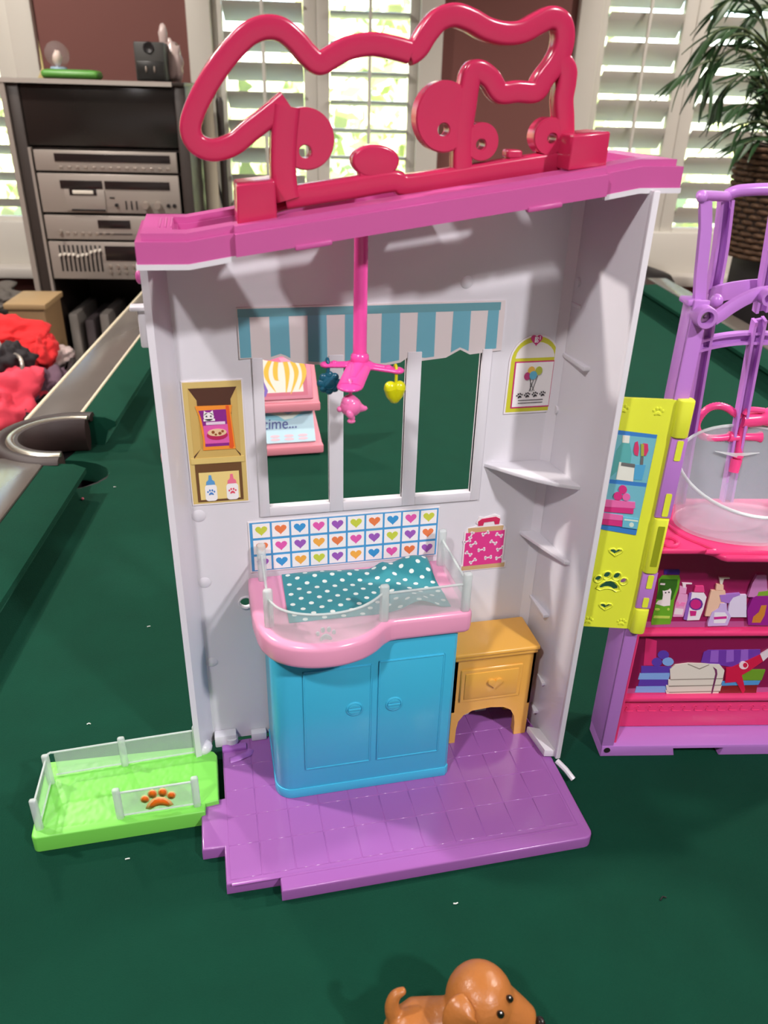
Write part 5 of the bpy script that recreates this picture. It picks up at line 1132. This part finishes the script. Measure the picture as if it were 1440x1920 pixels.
MB().box((-1.55, 2.5, FZ), (-.94, 2.95, -.24), bev=.006).build('cabinet_body', mat('low_cabinet_dark', (44, 38, 36), .5), lt, **TM)
MB().box((-1.56, 2.49, -.24), (-.935, 2.96, -.215), bev=.005).build('cabinet_top', mat('low_cabinet_top', (84, 78, 72), .45), lt, **TM)
cloth((-1.16, 2.68, -.16), (.15, .12, .05), GREYC, 'grey_blanket', 'crumpled grey blanket on the low dark cabinet', 'blanket', 21)
cloth((-.74, 2.74, -.68), (.08, .10, .055), GREYC, 'grey_towel', 'rolled grey towel in the bottom of the rack', 'towel', 23)
cloth((-.54, 2.76, -.68), (.06, .10, .055), mat('dark_red_cloth', (96, 34, 38), .9), 'dark_red_towel', 'dark red towel in the bottom of the rack', 'towel', 24)
for i, x in enumerate((-.84, -.79, -.74, -.69)):
    o = MB().box((x - .012, RF + .05, -.446), (x + .018, RF + .30, -.20 - .02 * (i % 2)), bev=.006, rz=0).build('record_sleeve', [mat('sleeve_grey', (130, 124, 118), .6), mat('sleeve_dark', (70, 62, 64), .6)][i % 2], None, k=1, fr=TABLE, base=(x, RF + .17, -.446))
    tag(o, ['pale grey record sleeve nearest the side panel of the rack', 'dark record sleeve second in the rack', 'pale grey record sleeve third in the rack', 'dark record sleeve farthest along the rack shelf'][i], 'record', 'records standing in the rack')

# ------------------------------------------------------------------ palm in a woven basket on a black box, and the dark cushion
kb = thing('black_stand', 'black box stand under the woven plant basket', 'stand', TABLE, (1.27, 2.34, FZ), k=1)
q = X(1374, 466, 2.50); q.x = max(q.x, 1.2)
MB().hexa([(q.x, 2.20, FZ), (1.66, 2.20, FZ), (1.66, 2.50, FZ), (q.x, 2.50, FZ), (q.x, 2.20, q.z), (1.66, 2.20, q.z), (1.66, 2.50, q.z), (q.x, 2.50, q.z)], bev=.01).build('stand_body', mat('stand_black', (34, 31, 33), .6), kb, **TM)
bkt = thing('woven_planter', 'brown woven plant basket behind the grooming unit', 'planter', TABLE, (1.33, 2.36, q.z), k=1)
WK = mat('wicker_brown', (98, 72, 52), .6, var=.3, vscale=40); zc = q.z
MB().lathe([(.0001, zc), (.135, zc), (.15, zc + .10), (.165, zc + .30), (.155, zc + .30), (.14, zc + .24), (.0001, zc + .24)], (1.335, 2.37, 0), n=32).build('planter_shell', mat('wicker_dark', (48, 34, 26), .7), bkt, **TM)
wv = MB()
for j in range(19):
    z = zc + .008 + j * .0158; rb_ = .137 + (z - zc) * .1
    pts = [(1.335 + (rb_ + .005 * math.sin(20 * t + math.pi * (j % 2))) * math.cos(t), 2.37 + (rb_ + .005 * math.sin(20 * t + math.pi * (j % 2))) * math.sin(t), z) for t in [2 * math.pi * i / 120 for i in range(120)]]
    wv.tube(pts, .0066, closed=True, n=6)
tag(wv.build('weave', WK, bkt, ang=80, **TM), kind='stuff')
palm = thing('potted_palm', 'dark green bamboo-leaved palm growing in the woven basket', 'plant', TABLE, (1.335, 2.37, zc + .24), k=1)
LEAF = mat('palm_leaf_green', (46, 76, 44), .45, var=.25, vscale=14); STEM = mat('palm_stem', (70, 84, 50), .6)
lm = MB(); ln = 9; lv = []
for i in range(ln):
    t = i / (ln - 1); w = .0075 * math.sin(math.pi * (t ** .75)) + .0003; s_ = -.018 * t * t
    lv += [(t * .1, -w, s_ + .002), (t * .1, 0, s_), (t * .1, w, s_ + .002)]
lf_ = [(3 * i + k, 3 * i + k + 1, 3 * i + k + 4, 3 * i + k + 3) for i in range(ln - 1) for k in (0, 1)]
lme = bpy.data.meshes.new('leaf'); lme.from_pydata(lv, [], lf_); lme.materials.append(LEAF); lme.polygons.foreach_set('use_smooth', [True] * len(lf_))
PB = BASE[palm.name][1]; lr_ = random.Random(9)
def leaf(p, d, L):
    d = Vector(d).normalized(); s_ = d.cross(Vector((0, 0, 1)))
    s_ = s_.normalized() if s_.length > .1 else Vector((1, 0, 0)); s_ = (Matrix.Rotation(lr_.uniform(-.7, .7), 3, d) @ s_); n_ = s_.cross(d)
    o = bpy.data.objects.new('leaf', lme); COL.objects.link(o); o.parent = palm
    mm = Matrix((d, s_, n_)).transposed().to_4x4() @ Matrix.Diagonal((L / .1, L / .1 * .95, L / .1, 1)); mm.translation = Vector(p) - PB
    o.matrix_local = mm
def branch(pix, every=.028, L=(.075, .12), fan=.5):
    pts = smooth([X(x, y, f) for x, y, f in pix], 8)
    MB().tube(pts, [.0045 * (1 - .6 * i / len(pts)) for i in range(len(pts))], n=6).build('stem', STEM, palm, **TM)
    acc = 0
    for i in range(1, len(pts)):
        acc += (pts[i] - pts[i - 1]).length
        t = (pts[i] - pts[i - 1]).normalized()
        if acc > every or i == len(pts) - 1:
            acc = 0
            for s in (-1, 1):
                d = t * .75 + Vector((lr_.uniform(-.25, .1), s * fan * lr_.uniform(.3, 1.0), -.55 * lr_.uniform(.3, 1.15) + (.15 if s > 0 else 0)))
                leaf(pts[i], d, lr_.uniform(*L))
tr0 = (1462, 300, 2.37)
branch([tr0, (1450, 150, 2.36), (1425, 20, 2.34), (1385, -5, 2.30), (1345, 20, 2.27)])
branch([tr0, (1448, 120, 2.36), (1405, 60, 2.30), (1350, 55, 2.25), (1318, 90, 2.22)])
branch([(1450, 200, 2.36), (1440, 120, 2.34), (1400, 66, 2.28), (1345, 84, 2.24), (1332, 150, 2.22)], .03)
branch([(1455, 210, 2.36), (1420, 120, 2.30), (1380, 92, 2.26), (1345, 112, 2.24), (1325, 140, 2.22)], .03)
branch([tr0, (1440, 190, 2.34), (1405, 140, 2.30), (1375, 150, 2.27), (1356, 178, 2.25)])
branch([tr0, (1440, 215, 2.34), (1400, 195, 2.30), (1372, 205, 2.27)])
branch([tr0, (1445, 240, 2.34), (1412, 228, 2.31), (1372, 240, 2.28)])
branch([tr0, (1448, 262, 2.34), (1425, 258, 2.31), (1395, 270, 2.28)])
branch([(1470, 250, 2.37), (1490, 120, 2.42), (1470, 40, 2.46), (1440, 10, 2.46), (1410, 30, 2.44)])
branch([(1470, 280, 2.37), (1480, 170, 2.42), (1450, 110, 2.44), (1420, 130, 2.42)])
branch([(1470, 280, 2.37), (1475, 200, 2.40), (1450, 160, 2.38), (1428, 190, 2.36)])
branch([(1345, 110, 2.24), (1318, 118, 2.20), (1288, 138, 2.17)], .2, (.10, .115))
p_ = X(1286, 139, 2.17); leaf(p_, (-.7, -.2, -.45), .095); leaf(p_, (-.3, .1, -.8), .085)
q = X(1222, 512, 2.62)
cu_ = thing('dark_floor_cushion', 'dark grey rounded pouf seen past the far table corner', 'pouf', TABLE, (q.x, 2.66, FZ), k=1)
MB().lathe([(.0001, FZ), (.20, FZ), (.23, FZ + .2), (.22, q.z - .10), (.16, q.z - .02), (.08, q.z + .005), (.0001, q.z + .01)], (q.x - .06, 2.72, 0), n=32).build('cushion_body', mat('pouf_grey', (74, 70, 70), .85, bump=.2, bscale=90), cu_, ang=80, **TM)
MB().tube([(q.x - .06 + .231 * math.cos(t), 2.72 + .231 * math.sin(t), FZ + .2) for t in [2 * math.pi * i / 40 for i in range(40)]], .006, closed=True, n=6).build('piping', BLKC, cu_, **TM)
